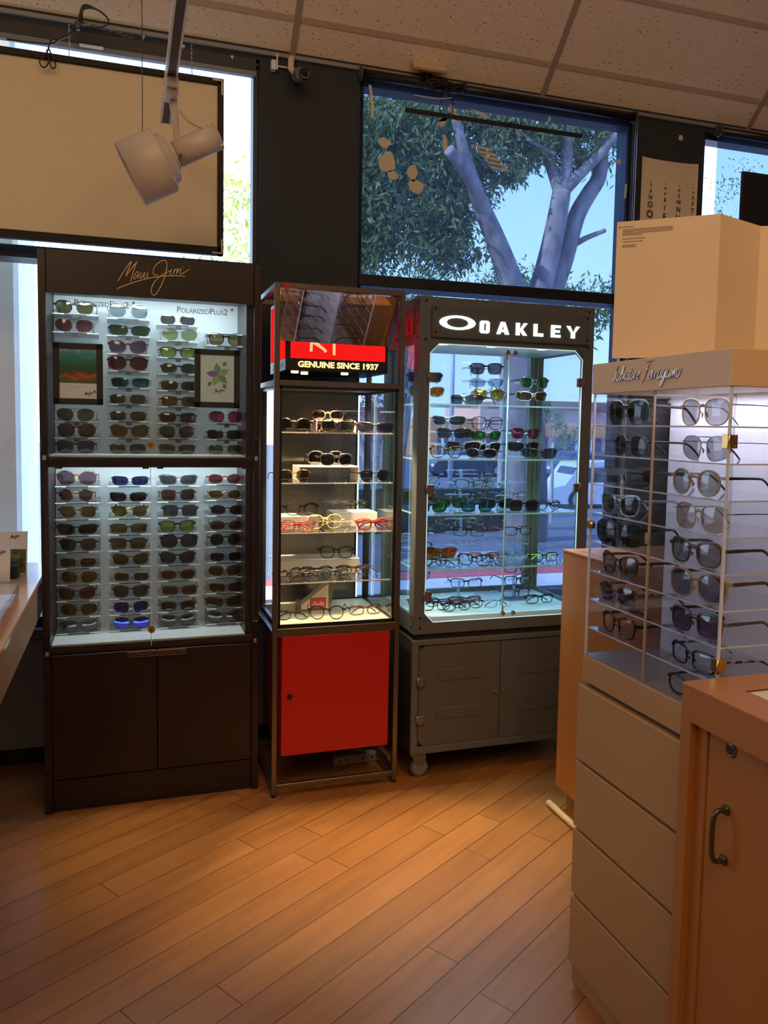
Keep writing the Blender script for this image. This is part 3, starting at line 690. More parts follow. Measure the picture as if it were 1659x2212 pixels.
MJ = [[(600, 290), (645, 215), (692, 150), (660, 235), (658, 250), (700, 190), (730, 155), (722, 170), (700, 235), (686, 292)],
      [(745, 235), (728, 225), (710, 255), (705, 272), (718, 270), (738, 240), (735, 262), (742, 270)], [(757, 228), (748, 260), (755, 270), (772, 245), (780, 228), (774, 262), (784, 266)],
      [(800, 228), (795, 258), (806, 262)], [(807, 198), (809, 203)], [(870, 250), (838, 238), (850, 185), (905, 145), (930, 165), (925, 220), (900, 300), (860, 375), (835, 385), (822, 350), (850, 290), (900, 245), (960, 215)],
      [(965, 205), (950, 240), (960, 243)], [(967, 173), (969, 177)], [(985, 205), (972, 242), (988, 212), (1003, 206), (995, 240), (1012, 212), (1026, 206), (1020, 238), (1040, 235), (1086, 206)], [(1040, 188), (1043, 192)],
      [(595, 340), (700, 300), (830, 265), (950, 252), (1055, 255)]]
def maui_logo(k, r):
    b = MB()
    for st in MJ:
        pts = [((x - 842) * k, 0, -(y - 250) * k + (x - 842) * k * .075) for x, y in st]
        b.tube(smoothline(pts, 4) if len(pts) > 2 else pts, r, 6)
    return b

# ------------------------------------------------------------------ brown sunglasses cabinet (left)
MX0, MX1, MY, MZ = -.286, .470, 2.944, 1.977
YB = 3.30
t = thing('display_cabinet', 'tall dark brown two tier sunglasses cabinet with gold script on its header', 'display cabinet', (0, 0, 0))
b = MB()
b.box(MX0, MX0 + .026, MY, YB, 0, MZ, .002).box(MX1 - .026, MX1, MY, YB, 0, MZ, .002)
b.box(MX0 + .026, MX1 - .026, MY + .02, YB, MZ - .02, MZ).box(MX0 + .026, MX1 - .026, 3.235, YB, .1, MZ - .02)
b.box(MX0 + .026, MX1 - .026, MY + .004, MY + .030, 1.236, 1.274, .002).box(MX0 + .026, MX1 - .026, MY + .030, 3.235, 1.252, 1.274, .002).box(MX0 + .026, MX1 - .026, MY + .006, 3.235, .575, .604, .002)
b.box(MX0 + .026, MX1 - .026, MY + .02, 3.235, 1.862, 1.872)
obj('carcass', b, espresso, t)
obj('header_panel', MB().box(MX0 + .026, MX1 - .026, MY - .002, MY + .02, 1.832, MZ, .002), espresso, t)
lg = maui_logo(.000498, .0016); obj('gold_script', lg, goldlogo, t, loc=(.092, MY - .003, 1.912), label='gold script lettering')
obj('plinth', MB().box(MX0 + .026, MX1 - .026, MY + .012, MY + .03, 0.0, .115, .002), espresso, t)
for x0_, x1_ in ((MX0 + .028, .0975), (.1005, MX1 - .028)):
    obj('door', MB().box(x0_, x1_, MY + .004, MY + .022, .120, .572, .002), espresso, t)
hb = MB()
for k in range(3): hb.box(-.005, .203, MY - .006, MY + .004, .548 + k * .008, .5535 + k * .008, .001)
obj('handle', hb, P('bronzed_handle', (.16, .09, .06), .3, .8), t, label='ribbed metal handle')
whiteback = P('white_back_panel', (.62, .66, .68), .4)
for z0_, z1_ in ((1.276, 1.862), (.606, 1.252)):
    obj('back_panel', MB().box(MX0 + .028, MX1 - .050, 3.215, 3.235, z0_, z1_), whiteback, t)
    obj('side_lining', MB().box(MX1 - .050, MX1 - .028, MY + .022, 3.234, z0_, z1_), espresso, t)
    obj('case_floor', MB().box(MX0 + .028, MX1 - .052, MY + .012, 3.214, z0_ - .0015, z0_ + .002), whiteback, t)
lightstrip = EMIT('cool_led_diffuser', COOL, 5.0)
obj('led_strip', MB().box(MX0 + .05, MX1 - .05, MY + .024, MY + .040, 1.852, 1.861), lightstrip, t)
obj('led_strip', MB().box(MX0 + .05, MX1 - .05, MY + .032, MY + .046, 1.2445, 1.2515), lightstrip, t)
obj('glass_door', MB().box(MX0 + .012, MX1 - .012, MY - .010, MY - .004, 1.262, 1.832), glass, t)
for x0_, x1_ in ((MX0 + .012, .078), (.080, MX1 - .012)):
    g = obj('glass_door', MB().box(x0_, x1_, MY - .010, MY - .004, .590, 1.236), glass, t)
for x in (MX0 + .010, MX1 - .022):
    for z in (1.262, .576): obj('door_clip', MB().box(x, x + .012, MY - .016, MY - .002, z, z + .016, .002), chrome, t)
for x in (MX0 + .004, MX1 - .026):
    for z in (1.29, .60): obj('pivot_block', MB().box(x, x + .022, MY - .012, MY - .001, z, z + .055 if z > 1 else z + .06, .002), black, t)
for x in (MX0 + .05, .05, .10, MX1 - .07): obj('door_catch', MB().box(x, x + .022, MY - .014, MY - .002, 1.232, 1.240), black, t)
b = MB().box(.0785, .0795, MY - .013, MY - .010, 1.262, 1.832).box(.0785, .0795, MY - .013, MY - .010, .590, 1.236)
obj('door_seam', MB().box(.0775, .0795, MY - .0105, MY - .0035, .590, 1.236), acryl_edge, t)
for z in (1.316, .650):
    o = obj('lock', MB().cyl((.079, MY - .016, z), (.079, MY - .010, z), .0125 if z < 1 else .012, n=24), P('lock_brass', (.50, .28, .06), .35, .8), t)
    obj('keyhole', MB().box(.0775, .0805, MY - .0168, MY - .0155, z - .005, z + .005), black, o)
# printed words on the upper glass and back
greyink = P('grey_print', (.10, .10, .10), .6)
text('glass_lettering', 'PolarizedPlus2', .030, greyink, t, (-.082, MY - .0105, 1.792), smallcaps=.75, spacing=.95)
text('glass_lettering', 'PolarizedPlus2', .030, greyink, t, (.258, MY - .0105, 1.788), smallcaps=.75, spacing=.95)
for x, z in ((.023, 1.812), (.363, 1.808)): obj('trademark_dot', MB().cyl((x, MY - .0112, z), (x, MY - .0104, z), .0042, n=12), greyink, t)
# clear ledges
LED = MB(); LED.box(-.076, .076, .0, .115, -.0035, -.0005).box(-.076, .076, .112, .115, -.010, .010)
LEDm = LED.mesh('ledge'); LEDm.materials.append(P('clear_ledge', (.74, .78, .80), .2, spec=.6))
STm = MB().box(-.038, .038, -.0015, .0, -.006, -.001).mesh('label_strip'); STm.materials.append(P('strip_dark', (.03, .03, .032), .5))
CLm = MB().box(-.010, .010, -.004, .0, -.016, -.006).mesh('clip'); CLm.materials.append(P('strip_dark', (.03, .03, .032), .5))
ledge_acryl = PANE('ledge_acrylic', (.86, .90, .91), .12, .7)
LEDm.materials.clear(); LEDm.materials.append(ledge_acryl)
LEm = MB().box(-.076, .076, -.0012, 0, -.0040, -.0003).mesh('ledge_edge'); LEm.materials.append(P('ledge_edge', (.55, .60, .62), .2))
def ledge(x, z, clip):
    l = bpy.data.objects.new('ledge', LEDm); C.objects.link(l); l.parent = t; l.location = (x, 3.078, z)
    for nm, me in (('label_strip', STm), ('ledge_edge', LEm)) + ((('clip', CLm),) if clip else ()):
        s_ = bpy.data.objects.new(nm, me); C.objects.link(s_); s_.parent = l
CX = (-.175, .006, .183, .363)
LOWER = [
 [('big', 'tortoise', 'purple'), ('half', 'gunmetal', 'blue_mirror'), ('wrap', 'grey', 'grey'), ('oval', 'maroon', 'maroon')],
 [('round', 'tortoise', 'brown'), ('half', 'black', 'black'), ('square', 'matte black', 'maroon'), ('oval', 'tortoise', 'bronze')],
 [('way', 'tortoise', 'bronze'), ('cat', 'yellow tortoise', 'olive'), ('square', 'black', 'grey'), ('oval', 'black', 'black')],
 [('wrap', 'black', 'black'), ('rect', 'dark brown', 'bronze'), ('way', 'dark brown', 'lime'), ('oval', 'dark brown', 'maroon')],
 [('way', 'matte black', 'brown'), ('square', 'black', 'olive'), ('big', 'black', 'grey'), ('round', 'black', 'black')],
 [('wire', 'bronze', 'brown'), ('cat', 'olive', 'olive'), ('cat', 'black', 'grey'), ('wire', 'blue', 'black')],
 [('avi', 'bronze', 'bronze'), ('wire', 'silver', 'olive'), ('oval', 'brown', 'brown'), ('avi', 'silver', 'brown')],
 [('cat', 'brown', 'brown'), ('way', 'black', 'grey'), ('rect', 'brown', 'brown'), ('half', 'dark brown', 'brown')],
 [('avi', 'gunmetal', 'olive'), ('avi', 'silver', 'blue_mirror'), ('rect', 'matte black', 'brown'), ('wrap', 'dark brown', 'brown')],
 [('square', 'black', 'fade'), ('avi', 'black', 'blue_mirror'), ('way', 'black', 'grey'), ('cat', 'matte black', 'olive')]]
ledges = []
CN = ['first column', 'second column', 'third column', 'last column']
for r_i, row in enumerate(LOWER):
    z = 1.161 - r_i * .0604
    for c_i, (sh, fr_, ln) in enumerate(row):
        z2 = z + (.004 if c_i == 3 else 0)
        ledge(CX[c_i], z2, False)
        pair(sh, fr_, ln, (CX[c_i] + random.uniform(-.006, .006), 3.086, z2), f"{ORD[r_i]} row {CN[c_i]}, lower brown case", rz=radians(random.uniform(-5, 3)), group='sunglasses in the lower case of the brown cabinet', s=.94)
UPPER = {0: [(0, 1.763, 'way', 'black', 'olive'), (1, 1.700, 'avi', 'gunmetal', 'rose'), (6, 1.392, 'avi', 'bronze', 'olive'), (7, 1.336, 'nude', 'brown', 'brown'), (8, 1.281, 'square', 'black', 'grey')],
         1: [(0, 1.757, 'big', 'pale grey', 'lightgrey'), (1, 1.697, 'wrap', 'black', 'green'), (2, 1.634, 'cat', 'maroon', 'purple'), (3, 1.574, 'big', 'maroon', 'maroon'), (4, 1.516, 'half', 'gunmetal', 'teal_mirror'), (5, 1.457, 'wire', 'bronze', 'olive'),
             (6, 1.397, 'wire', 'gunmetal', 'olive'), (7, 1.337, 'cat', 'brown', 'bronze'), (8, 1.281, 'wire', 'black', 'olive')],
         2: [(0, 1.745, 'wire', 'silver', 'grey'), (1, 1.687, 'avi', 'silver', 'yellowgreen'), (2, 1.628, 'rect', 'black', 'lime'), (3, 1.570, 'oval', 'black', 'green'), (4, 1.510, 'half', 'black', 'brown'), (5, 1.452, 'rect', 'brown', 'bronze'),
             (6, 1.393, 'rect', 'matte black', 'maroon'), (7, 1.337, 'avi', 'gunmetal', 'olive'), (8, 1.281, 'half', 'bronze', 'olive')],
         3: [(1, 1.679, 'way', 'black', 'amberfade'), (6, 1.395, 'avi', 'silver', 'pink_mirror'), (7, 1.336, 'half', 'black', 'black'), (8, 1.281, 'wire', 'bronze', 'olive')]}
for c_i, L_ in UPPER.items():
    for r_i, z, sh, fr_, ln in L_:
        z += .017 * (z - 1.30) / .45
        if z > 1.29: ledge(CX[c_i], z, True)
        pair(sh, fr_, ln, (CX[c_i] + random.uniform(-.006, .006), 3.086, z), f"{ORD[r_i]} row {CN[c_i]}, upper brown case", rz=radians(random.uniform(-5, 3)), group='sunglasses in the upper case of the brown cabinet', s=.96)
ledge(CX[0], 1.640, True); ledge(CX[3], 1.738, False)
for z0_, z1_, e in ((1.276, 1.862, 3.1), (.606, 1.256, 2.7)):
    light('case_led_and_fill', 'AREA', (.085, MY + .055, z1_ - .012), e, COOL, target=(.085, 3.16, z0_ + .05), shape='RECTANGLE', size=.64, size_y=.03)
light('case_led_and_fill', 'AREA', (.085, MY + .05, .622), .12, COOL, target=(.085, 3.20, 1.0), shape='RECTANGLE', size=.64, size_y=.02)  # weak upward fill added at the case floor, no strip there
# framed cards inside the upper case
def print_mat():
    m, N, L = _new('beach_print'); o = N.new('ShaderNodeOutputMaterial'); b = N.new('ShaderNodeBsdfPrincipled'); tcn = N.new('ShaderNodeTexCoord'); sp = N.new('ShaderNodeSeparateXYZ')
    L.new(tcn.outputs['Object'], sp.inputs[0]); n = N.new('ShaderNodeTexNoise'); n.inputs['Scale'].default_value = 45; n.inputs['Detail'].default_value = 4; L.new(tcn.outputs['Object'], n.inputs[0])
    ad = N.new('ShaderNodeMath'); ad.operation = 'MULTIPLY_ADD'; ad.inputs[1].default_value = .05; L.new(n.outputs[0], ad.inputs[0]); L.new(sp.outputs['Z'], ad.inputs[2])
    mr = N.new('ShaderNodeMapRange'); mr.inputs['From Min'].default_value = -.015; mr.inputs['From Max'].default_value = .115; L.new(ad.outputs[0], mr.inputs[0])
    r_ = N.new('ShaderNodeValToRGB'); E_ = r_.color_ramp.elements; E_[0].position = 0; E_[0].color = (.05, .09, .02, 1); E_[1].position = 1; E_[1].color = (.30, .42, .55, 1)
    for p_, c_ in ((.18, (.10, .12, .02)), (.26, (.55, .06, .03)), (.34, (.03, .08, .02)), (.5, (.01, .09, .06)), (.75, (.01, .22, .20)), (.9, (.08, .30, .32))):
        e = E_.new(p_); e.color = (*c_, 1)
    L.new(mr.outputs[0], r_.inputs[0]); L.new(r_.outputs[0], b.inputs['Base Color']); b.inputs['Roughness'].default_value = .4; L.new(b.outputs[0], o.inputs[0]); return m
def card_frame(x, z, label, kind_):
    t = thing('picture_frame', label, 'picture frame', (x, 2.985, z), 0, 'framed cards in the brown cabinet')
    W2, H2, g = .082, .107, .021
    fb = MB(); fb.box(-W2, -W2 + g, 0, .012, -H2, H2, .001).box(W2 - g, W2, 0, .012, -H2, H2, .001).box(-W2, W2, 0, .012, -H2, -H2 + g, .001).box(-W2, W2, 0, .012, H2 - g, H2, .001).box(-W2 + .01, W2 - .01, .008, .012, -H2 + .01, H2 - .01)
    obj('frame', fb, blackm, t)
    w, h = W2 - g + .001, H2 - g + .001
    if kind_ == 0:
        obj('print', MB().box(-w, w, .003, .0075, -.032, h), print_mat(), t); obj('caption', MB().box(-w, w, .003, .0075, -h, -.0325), P('white_card', (.72, .74, .82), .5), t)
        lg = maui_logo(.00006, .0006); obj('script', lg, P('dark_script', (.08, .03, .03), .5), t, loc=(.035, .0022, -.068))
        fl = MB()
        for a in range(3): fl.prism([(.049, -.062), (.052 + .003 * a, -.054 - .003 * a), (.056 + .002 * a, -.057 - .004 * a)], 'y', .0022, .003)
        obj('flower_mark', fl, P('red_mark', (.4, .03, .05), .5), t)
        for k in range(2): obj('printed_line', MB().box(-w + .006, -.0 + .03 * (1 - k), .0025, .003, -.043 - .007 * k, -.0422 - .007 * k), P('faint_print', (.45, .45, .5), .6), t)
    else:
        obj('card', MB().box(-w, w, .003, .0075, -h, h), P('pale_blue_card', (.56, .74, .78), .5), t)
        grn = [P('petal_green', (.14, .34, .20), .5), P('petal_violet', (.28, .16, .50), .5), P('petal_grey', (.12, .20, .20), .5)]
        for i in range(5):
            a = radians(90 + 72 * i + 10); pts = []
            for q in range(9):
                tt = q / 8; wd = sin(pi * min(tt * 1.05, 1)) * .0115 + .0008
                pts.append((.004 + cos(a) * .044 * tt - sin(a) * wd, .014 + sin(a) * .044 * tt + cos(a) * wd))
            for q in range(8, -1, -1):
                tt = q / 8; wd = sin(pi * min(tt * 1.05, 1)) * .0115 + .0008
                pts.append((.004 + cos(a) * .044 * tt + sin(a) * wd, .014 + sin(a) * .044 * tt - cos(a) * wd))
            obj('petal', MB().prism(pts, 'y', .0023 - .0001 * i, .003), [grn[0], grn[1], P('petal_lime', (.30, .46, .22), .5), grn[0], P('petal_lime', (.30, .46, .22), .5)][i], t)
        for a in (radians(60), radians(225), radians(300)):
            x0_, z0_ = .004 + cos(a) * .034, .014 + sin(a) * .036
            obj('leaf', MB().prism([(x0_, z0_), (x0_ + cos(a - .6) * .014, z0_ + sin(a - .6) * .014), (x0_ + cos(a) * .022, z0_ + sin(a) * .022), (x0_ + cos(a + .6) * .014, z0_ + sin(a + .6) * .014)], 'y', .0024, .003), grn[2], t)
        obj('stamen', MB().tube([(.0, .0018, .018), (-.018, .0018, .022), (-.034, .0018, .020)], .0012, 5), grn[1], t)
        obj('script', maui_logo(.000085, .0007), grn[2], t, loc=(.008, .0022, -.045))
card_frame(-.163, 1.562, 'black framed card of a turquoise beach behind the left of the upper case glass', 0)
card_frame(.317, 1.562, 'black framed pale blue card with a hibiscus drawing at the right of the upper case', 1)

# ------------------------------------------------------------------ steel framed tower (centre)
RX0, RX1, RY0, RY1, RZ = .505, 1.000, 2.850, 3.290, 1.906
T_ = .019
t = thing('display_tower', 'narrow steel framed glass tower with a red door and lit red sign', 'display cabinet', (0, 0, 0))
fr = MB()
for x in (RX0, RX1 - T_):
    for y in (RY0, RY1 - T_): fr.box(x, x + T_, y, y + T_, .012, RZ, .0015)
for z in (RZ - T_, 1.540, .612, .030):
    fr.box(RX0 + T_, RX1 - T_, RY0, RY0 + T_, z, z + T_ + (.012 if z == .612 else 0), .001).box(RX0 + T_, RX1 - T_, RY1 - T_, RY1, z, z + T_, .001)
    for x in (RX0, RX1 - T_): fr.box(x, x + T_, RY0 + T_, RY1 - T_, z, z + T_, .001)
obj('frame', fr, steel, t)
for x in (RX0 + T_ / 2, RX1 - T_ / 2):
    for y in (RY0 + T_ / 2, RY1 - T_ / 2): obj('foot', MB().cyl((x, y, 0), (x, y, .012), .008, n=14), black, t)
gb = MB()   # inner glass case and its black trims
ix0, ix1, iy0, iy1 = RX0 + T_ + .002, RX1 - T_ - .002, RY0 + .010, RY1 - T_ - .002
for x in (ix0, ix1 - .009):
    for y in (iy0, iy1 - .009): gb.box(x, x + .009, y, y + .009, .647, 1.538)
for z in (.645, 1.528): gb.box(ix0, ix1, iy0, iy0 + .009, z, z + .010).box(ix0, ix1, iy1 - .009, iy1, z, z + .010).box(ix0, ix0 + .009, iy0, iy1, z, z + .010).box(ix1 - .009, ix1, iy0, iy1, z, z + .010)
obj('case_trim', gb, black, t)
obj('case_top', MB().box(ix0, ix1, iy0, iy1, 1.538, 1.552), greymetal, t)
obj('front_glass', MB().box(ix0 + .009, ix1 - .009, iy0 + .001, iy0 + .005, .655, 1.53), glass, t)
side_mirror = PANE('side_glass', (.90, .95, .96), .06, 1.0)
for x in (ix0 + .001, ix1 - .005): obj('side_glass', MB().box(x, x + .004, iy0 + .009, iy1 - .009, .655, 1.53), side_mirror, t)
obj('back_panel', MB().box(ix0 + .009, .930, iy1 - .006, iy1 - .002, .655, 1.53), P('dark_gloss_panel', (.035, .033, .032), .12, spec=.8), t, label='dark glossy back panel')
obj('glow_strip', MB().box(.937, .9415, iy1 - .02, iy1 - .012, .66, 1.525), EMIT('tower_strip_emit', (.75, 1, .92), 1.6), t)  # narrow emissive strip at the rear right of the case
obj('counter', MB().box(ix0 + .009, ix1 - .009, iy0 + .010, iy1 - .009, .640, .650, .001), P('cream_counter', (.84, .76, .60), .35), t)
for z in (1.372, 1.184, .998, .809):
    s_ = obj('shelf', MB().box(ix0 + .010, ix1 - .010, iy0 + .014, iy1 - .03, z - .0045, z - .0005), acryl, t)
    obj('shelf_edge', MB().box(ix0 + .010, ix1 - .010, iy0 + .0130, iy0 + .0142, z - .0048, z - .0003), acryl_edge, s_)
    b = MB()
    for x in (.63, .74, .78, .85, .90, .955): b.box(x, x + .004, iy0 + .011, iy0 + .013, z - .006, z + .002)
    obj('price_pin', b, P('pin_white', (.7, .65, .55), .4), s_)
for i, (x, y) in enumerate(((.605, .13), (.655, .19), (.80, .13))):
    obj('downlight', MB().cyl((x, RY0 + y, 1.5935), (x, RY0 + y, 1.5995), .014, n=18), EMIT('warm_downlight', (1, .70, .32), 6), t)
redface = EMIT('red_lit_sign', (1, .012, .010), .95)
sb = MB().box(.560, .960, RY0 + .080, RY1 - .03, 1.600, 1.875, .002)
sg = obj('sign_box', sb, P('sign_black', (.008, .008, .009), .35), t)
obj('lit_face', MB().box(.578, .947, RY0 + .077, RY0 + .081, 1.645, 1.858), redface, sg)
b = MB()
for pts in ([(.64, 1.83), (.655, 1.74), (.655, 1.672)], [(.655, 1.71), (.70, 1.685), (.712, 1.672)], [(.742, 1.79), (.744, 1.662)], [(.62, 1.80), (.70, 1.84), (.72, 1.79), (.655, 1.735), (.712, 1.675)]):
    b.tube(smoothline([(x, RY0 + .077, z) for x, z in pts], 3), .0055, 6, ry=.0055)
obj('sign_script', b, EMIT('sign_cream', (1, .50, .22), 1.2), sg)
text('sign_lettering', 'GENUINE SINCE 1937', .030, EMIT('sign_gold', (1, .72, .30), 1.5), sg, (.763, RY0 + .0785, 1.614), offset=.0012, sx=1.10, extrude=.0005)
obj('side_face', MB().box(.5575, .5600, RY0 + .09, RY1 - .05, 1.645, 1.86), redface, sg)
obj('side_face', MB().box(.9600, .9625, RY0 + .09, RY1 - .04, 1.645, 1.86), redface, sg)
text('sign_lettering', 'GENUINE SINCE 1937', .024, P('side_print', (.25, .28, .3), .5), sg, (.5597, 3.09, 1.612), rot=(pi / 2, 0, -pi / 2))
# tilted mirror
mirror = P('mirror_silver', (.90, .86, .80), .015, 1.0)
mt = thing('tilted_mirror', 'long mirror tilted down under the top bar of the red and steel tower', 'mirror', (.752, RY0 + .006, RZ - T_ - .002)); mt.rotation_euler = (0, 0, .068)
ang = math.atan2(.062, .185)
mo = obj('mirror_glass', MB().box(-.231, .231, -.003, .0, -.190, 0), mirror, mt, rot=(ang, 0, 0))
obj('script', script('Ray-Ban', .010, .0007), P('mirror_script', (.10, .07, .05), .5), mt, loc=(.165, .046, -.160), rot=(ang, 0, 0))
obj('backing', MB().box(-.232, .232, .0, .004, -.191, 0), P('mirror_backing', (.45, .02, .02), .5), mt, rot=(ang, 0, 0), label='red mirror backing')
for x in (-.219, .205):
    obj('red_tab', MB().box(x, x + .018, -.0035, .0, -.002, .019), P('red_tape', (.50, .01, .02), .5), mt)
# red door cupboard
obj('cupboard', MB().box(.540, .962, RY0 + .022, RY1 - .03, .158, .605), P('red_side', (.30, .006, .004), .5), t)
dr = obj('door', MB().box(0, .421, -.016, 0, .157, .612, .002), red, t, loc=(.540, RY0 + .016, 0), rot=(0, 0, 0), label='bright red flat door')
obj('lock', MB().cyl((.031, -.0165, .385), (.031, -.0195, .385), .010, n=20), black, dr)
# lights in the tower
for x, y in ((.60, 2.95), (.75, 3.0), (.88, 2.95)):
    light('tower_spot', 'SPOT', (x, y, 1.525), 135, (1, .66, .30), target=(x + .01, y + .03, .6), spot_size=radians(85), spot_blend=.9, shadow_soft_size=.02)

lt = thing('power_strip', 'pale grey power strip lying under the red cupboard', 'power strip', (.905, 3.06, 0.0)); lt.rotation_euler = (0, 0, radians(3))
obj('body', MB().box(-.105, .105, 0, .035, .0, .038, .003), P('strip_grey', (.30, .27, .23), .5), lt)
b = MB()
for x in (-.08, -.05, .02, .06): b.box(x - .003, x + .003, -.0008, 0, .014, .026)
obj('socket_slot', b, black, lt)
obj('cord', MB().tube(smoothline([(.105, .018, .018), (.135, .03, .008), (.09, .07, .007), (-.02, .10, .02), (-.05, .11, .09), (.02, .10, .10), (.08, .08, .03)], 5), .005, 6), P('cord_grey', (.22, .2, .18), .5), lt)

# risers in the tower
def riser(name_lab, x0_, x1_, y0_, y1_, z, h):
    o = thing('riser', name_lab, 'riser', ((x0_ + x1_) / 2, (y0_ + y1_) / 2, z), 0, 'white risers in the steel tower'); w = (x1_ - x0_) / 2; d = (y1_ - y0_) / 2
    obj('top', MB().box(-w, w, -d, d, h - .004, h, .001), P('riser_white', (.62, .60, .57), .25), o)
    obj('leg', MB().box(-w, -w + .004, -d, d, 0, h - .004), P('riser_white', (.62, .60, .57), .25), o)
    obj('leg', MB().box(w - .004, w, -d, d, 0, h - .004), P('riser_white', (.62, .60, .57), .25), o)
    if 'wide' in name_lab or 'solid' in name_lab: obj('front', MB().box(-w + .004, w - .004, -d, -d + .004, 0, h - .004), P('riser_white', (.62, .60, .57), .25), o)
riser('white riser on the top shelf of the steel tower under brown sunglasses', .70, .86, 3.02, 3.14, 1.372, .045)
riser('white open riser on the second shelf of the steel tower under black sunglasses', .620, .860, 2.96, 3.08, 1.184, .056)
riser('solid white riser at the left of the third shelf of the steel tower', .54, .700, 2.96, 3.08, .998, .050)
riser('solid white riser right of centre on the third shelf of the steel tower', .775, .955, 3.02, 3.14, .998, .055)
riser('wide white riser across the lowest glass shelf of the steel tower', .54, .885, 3.02, 3.16, .809, .060)
G = 'spectacles in the steel tower'
rb = [('round', 'black', 'black', .595, 2.93, 1.372, -12, 'at the left of the steel tower top shelf', {}),
      ('round', 'dark brown', 'purple', .665, 2.97, 1.372, 25, 'beside the black round pair, steel tower top shelf', {}),
      ('oval', 'brown', 'brown', .755, 3.06, 1.418, -14, 'on the riser of the steel tower top shelf', {}),
      ('way', 'tortoise', 'green', .762, 2.93, 1.372, -16, 'middle of the steel tower top shelf', {}),
      ('wrap', 'black', 'black', .915, 2.94, 1.372, -14, 'right end of the steel tower top shelf', {}),
      ('clubm', 'tortoise', 'green', .595, 2.92, 1.184, 8, 'left end of the steel tower second shelf', {}),
      ('way', 'black', 'black', .772, 2.975, 1.241, 4, 'front of the riser, steel tower second shelf', {}),
      ('big', 'black', 'black', .740, 3.020, 1.241, -4, 'behind another black pair on the second shelf riser', {}),
      ('clubm', 'black', 'black', .915, 2.93, 1.184, 6, 'right end of the steel tower second shelf', {}),
      ('way', 'black', 'clear', .640, 2.985, 1.049, 10, 'on the left riser of the steel tower third shelf', {}),
      ('wireround', 'gold', 'clear', .850, 3.04, 1.054, 8, 'front of the right riser, steel tower third shelf', {}),
      ('wireround', 'black', 'clear', .872, 3.085, 1.054, 2, 'back of the right riser, steel tower third shelf', {}),
      ('rect', 'red', 'clear', .60, 2.895, .998, 0, 'front left of the steel tower third shelf', dict(folded=True)),
      ('oval', 'crystal', 'clear', .615, 2.935, .998, -6, 'behind the red pair, steel tower third shelf', dict(folded=True)),
      ('big', 'yellow', 'clear', .725, 2.960, .998, 6, 'middle of the steel tower third shelf', dict(folded=True)),
      ('wireround', 'gold', 'clear', .755, 2.905, .998, -5, 'in front of the yellow pair, steel tower third shelf', dict(folded=True)),
      ('oval', 'maroon', 'clear', .905, 2.905, .998, 10, 'right of the steel tower third shelf', dict(folded=True)),
      ('rect', 'red', 'clear', .915, 2.945, .998, 4, 'behind the maroon pair, steel tower third shelf', dict(folded=True)),
      ('way', 'black', 'clear', .790, 3.025, .870, -10, 'on the wide riser of steel tower lowest shelf', dict(adj='thick')),
      ('oval', 'black', 'clear', .700, 2.985, .809, 3, 'back left of steel tower lowest shelf', dict(folded=True)),
      ('oval', 'dark brown', 'clear', .850, 2.985, .809, -4, 'back right of steel tower lowest shelf', dict(folded=True)),
      ('rect', 'tortoise', 'clear', .585, 2.955, .809, 35, 'far left of steel tower lowest shelf', dict(folded=True)),
      ('rect', 'gunmetal', 'clear', .640, 2.900, .809, -12, 'front left of steel tower lowest shelf', dict(folded=True)),
      ('oval', 'gunmetal', 'clear', .750, 2.920, .809, 8, 'front middle of steel tower lowest shelf', dict(folded=True)),
      ('avi', 'bronze', 'clear', .890, 2.925, .809, 6, 'front right of steel tower lowest shelf', dict(folded=True)),
      ('oval', 'dark brown', 'clear', .600, 2.945, .6505, -6, 'left on the cream counter of the steel tower', dict(folded=True)),
      ('round', 'black', 'clear', .728, 2.925, .6505, -14, 'middle of the cream counter of the steel tower', dict(s=1.04)),
      ('rect', 'tortoise', 'clear', .895, 2.960, .6505, 3, 'right on the cream counter of the steel tower', dict(folded=True))]
for sh, fr_, ln, x, y, z, a, wh, k in rb:
    pair(sh, fr_, ln, (x, y, z), wh, rz=radians(a), group=G, **{**dict(s=.97), **k})
# plinth with logo card
t = thing('logo_stand', 'small cream quarter round stand with a red script card in the steel tower', 'stand', (.708, 3.03, .6505))
prof = [(-.058, 0), (.052, 0), (.052, .118)] + [(-.058 + .11 * sin(a), .118 - .082 * (1 - cos(radians(90) - a)) if 0 else .036 + .082 * sin(a)) for a in [radians(90 - 10 * i) for i in range(1, 10)]]
obj('body', MB().prism(prof, 'y', 0, .05), P('stand_cream', (.62, .55, .42), .3), t)
obj('fin', MB().box(-.072, -.058, .01, .05, 0, .05).prism([(.052, 0), (.058, 0), (.080, .118), (.052, .118)], 'y', .004, .046), P('stand_grey', (.12, .11, .10), .4), t)
obj('card', MB().box(-.022, .042, -.002, 0, .012, .062), P('card_black', (.04, .01, .01), .4), t)
cd_ = obj('card_face', MB().box(-.020, .040, -.003, -.002, .022, .060), P('card_red', (.52, .03, .02), .4), t)
obj('script', script('Ray-Ban', .0072, .0008), P('card_white', (.8, .75, .65), .5), cd_, loc=(.010, -.0037, .034))
text('small_print', 'GENUINE SINCE 1937', .0052, P('card_grey', (.4, .3, .28), .5), cd_, (.010, -.0025, .0145))

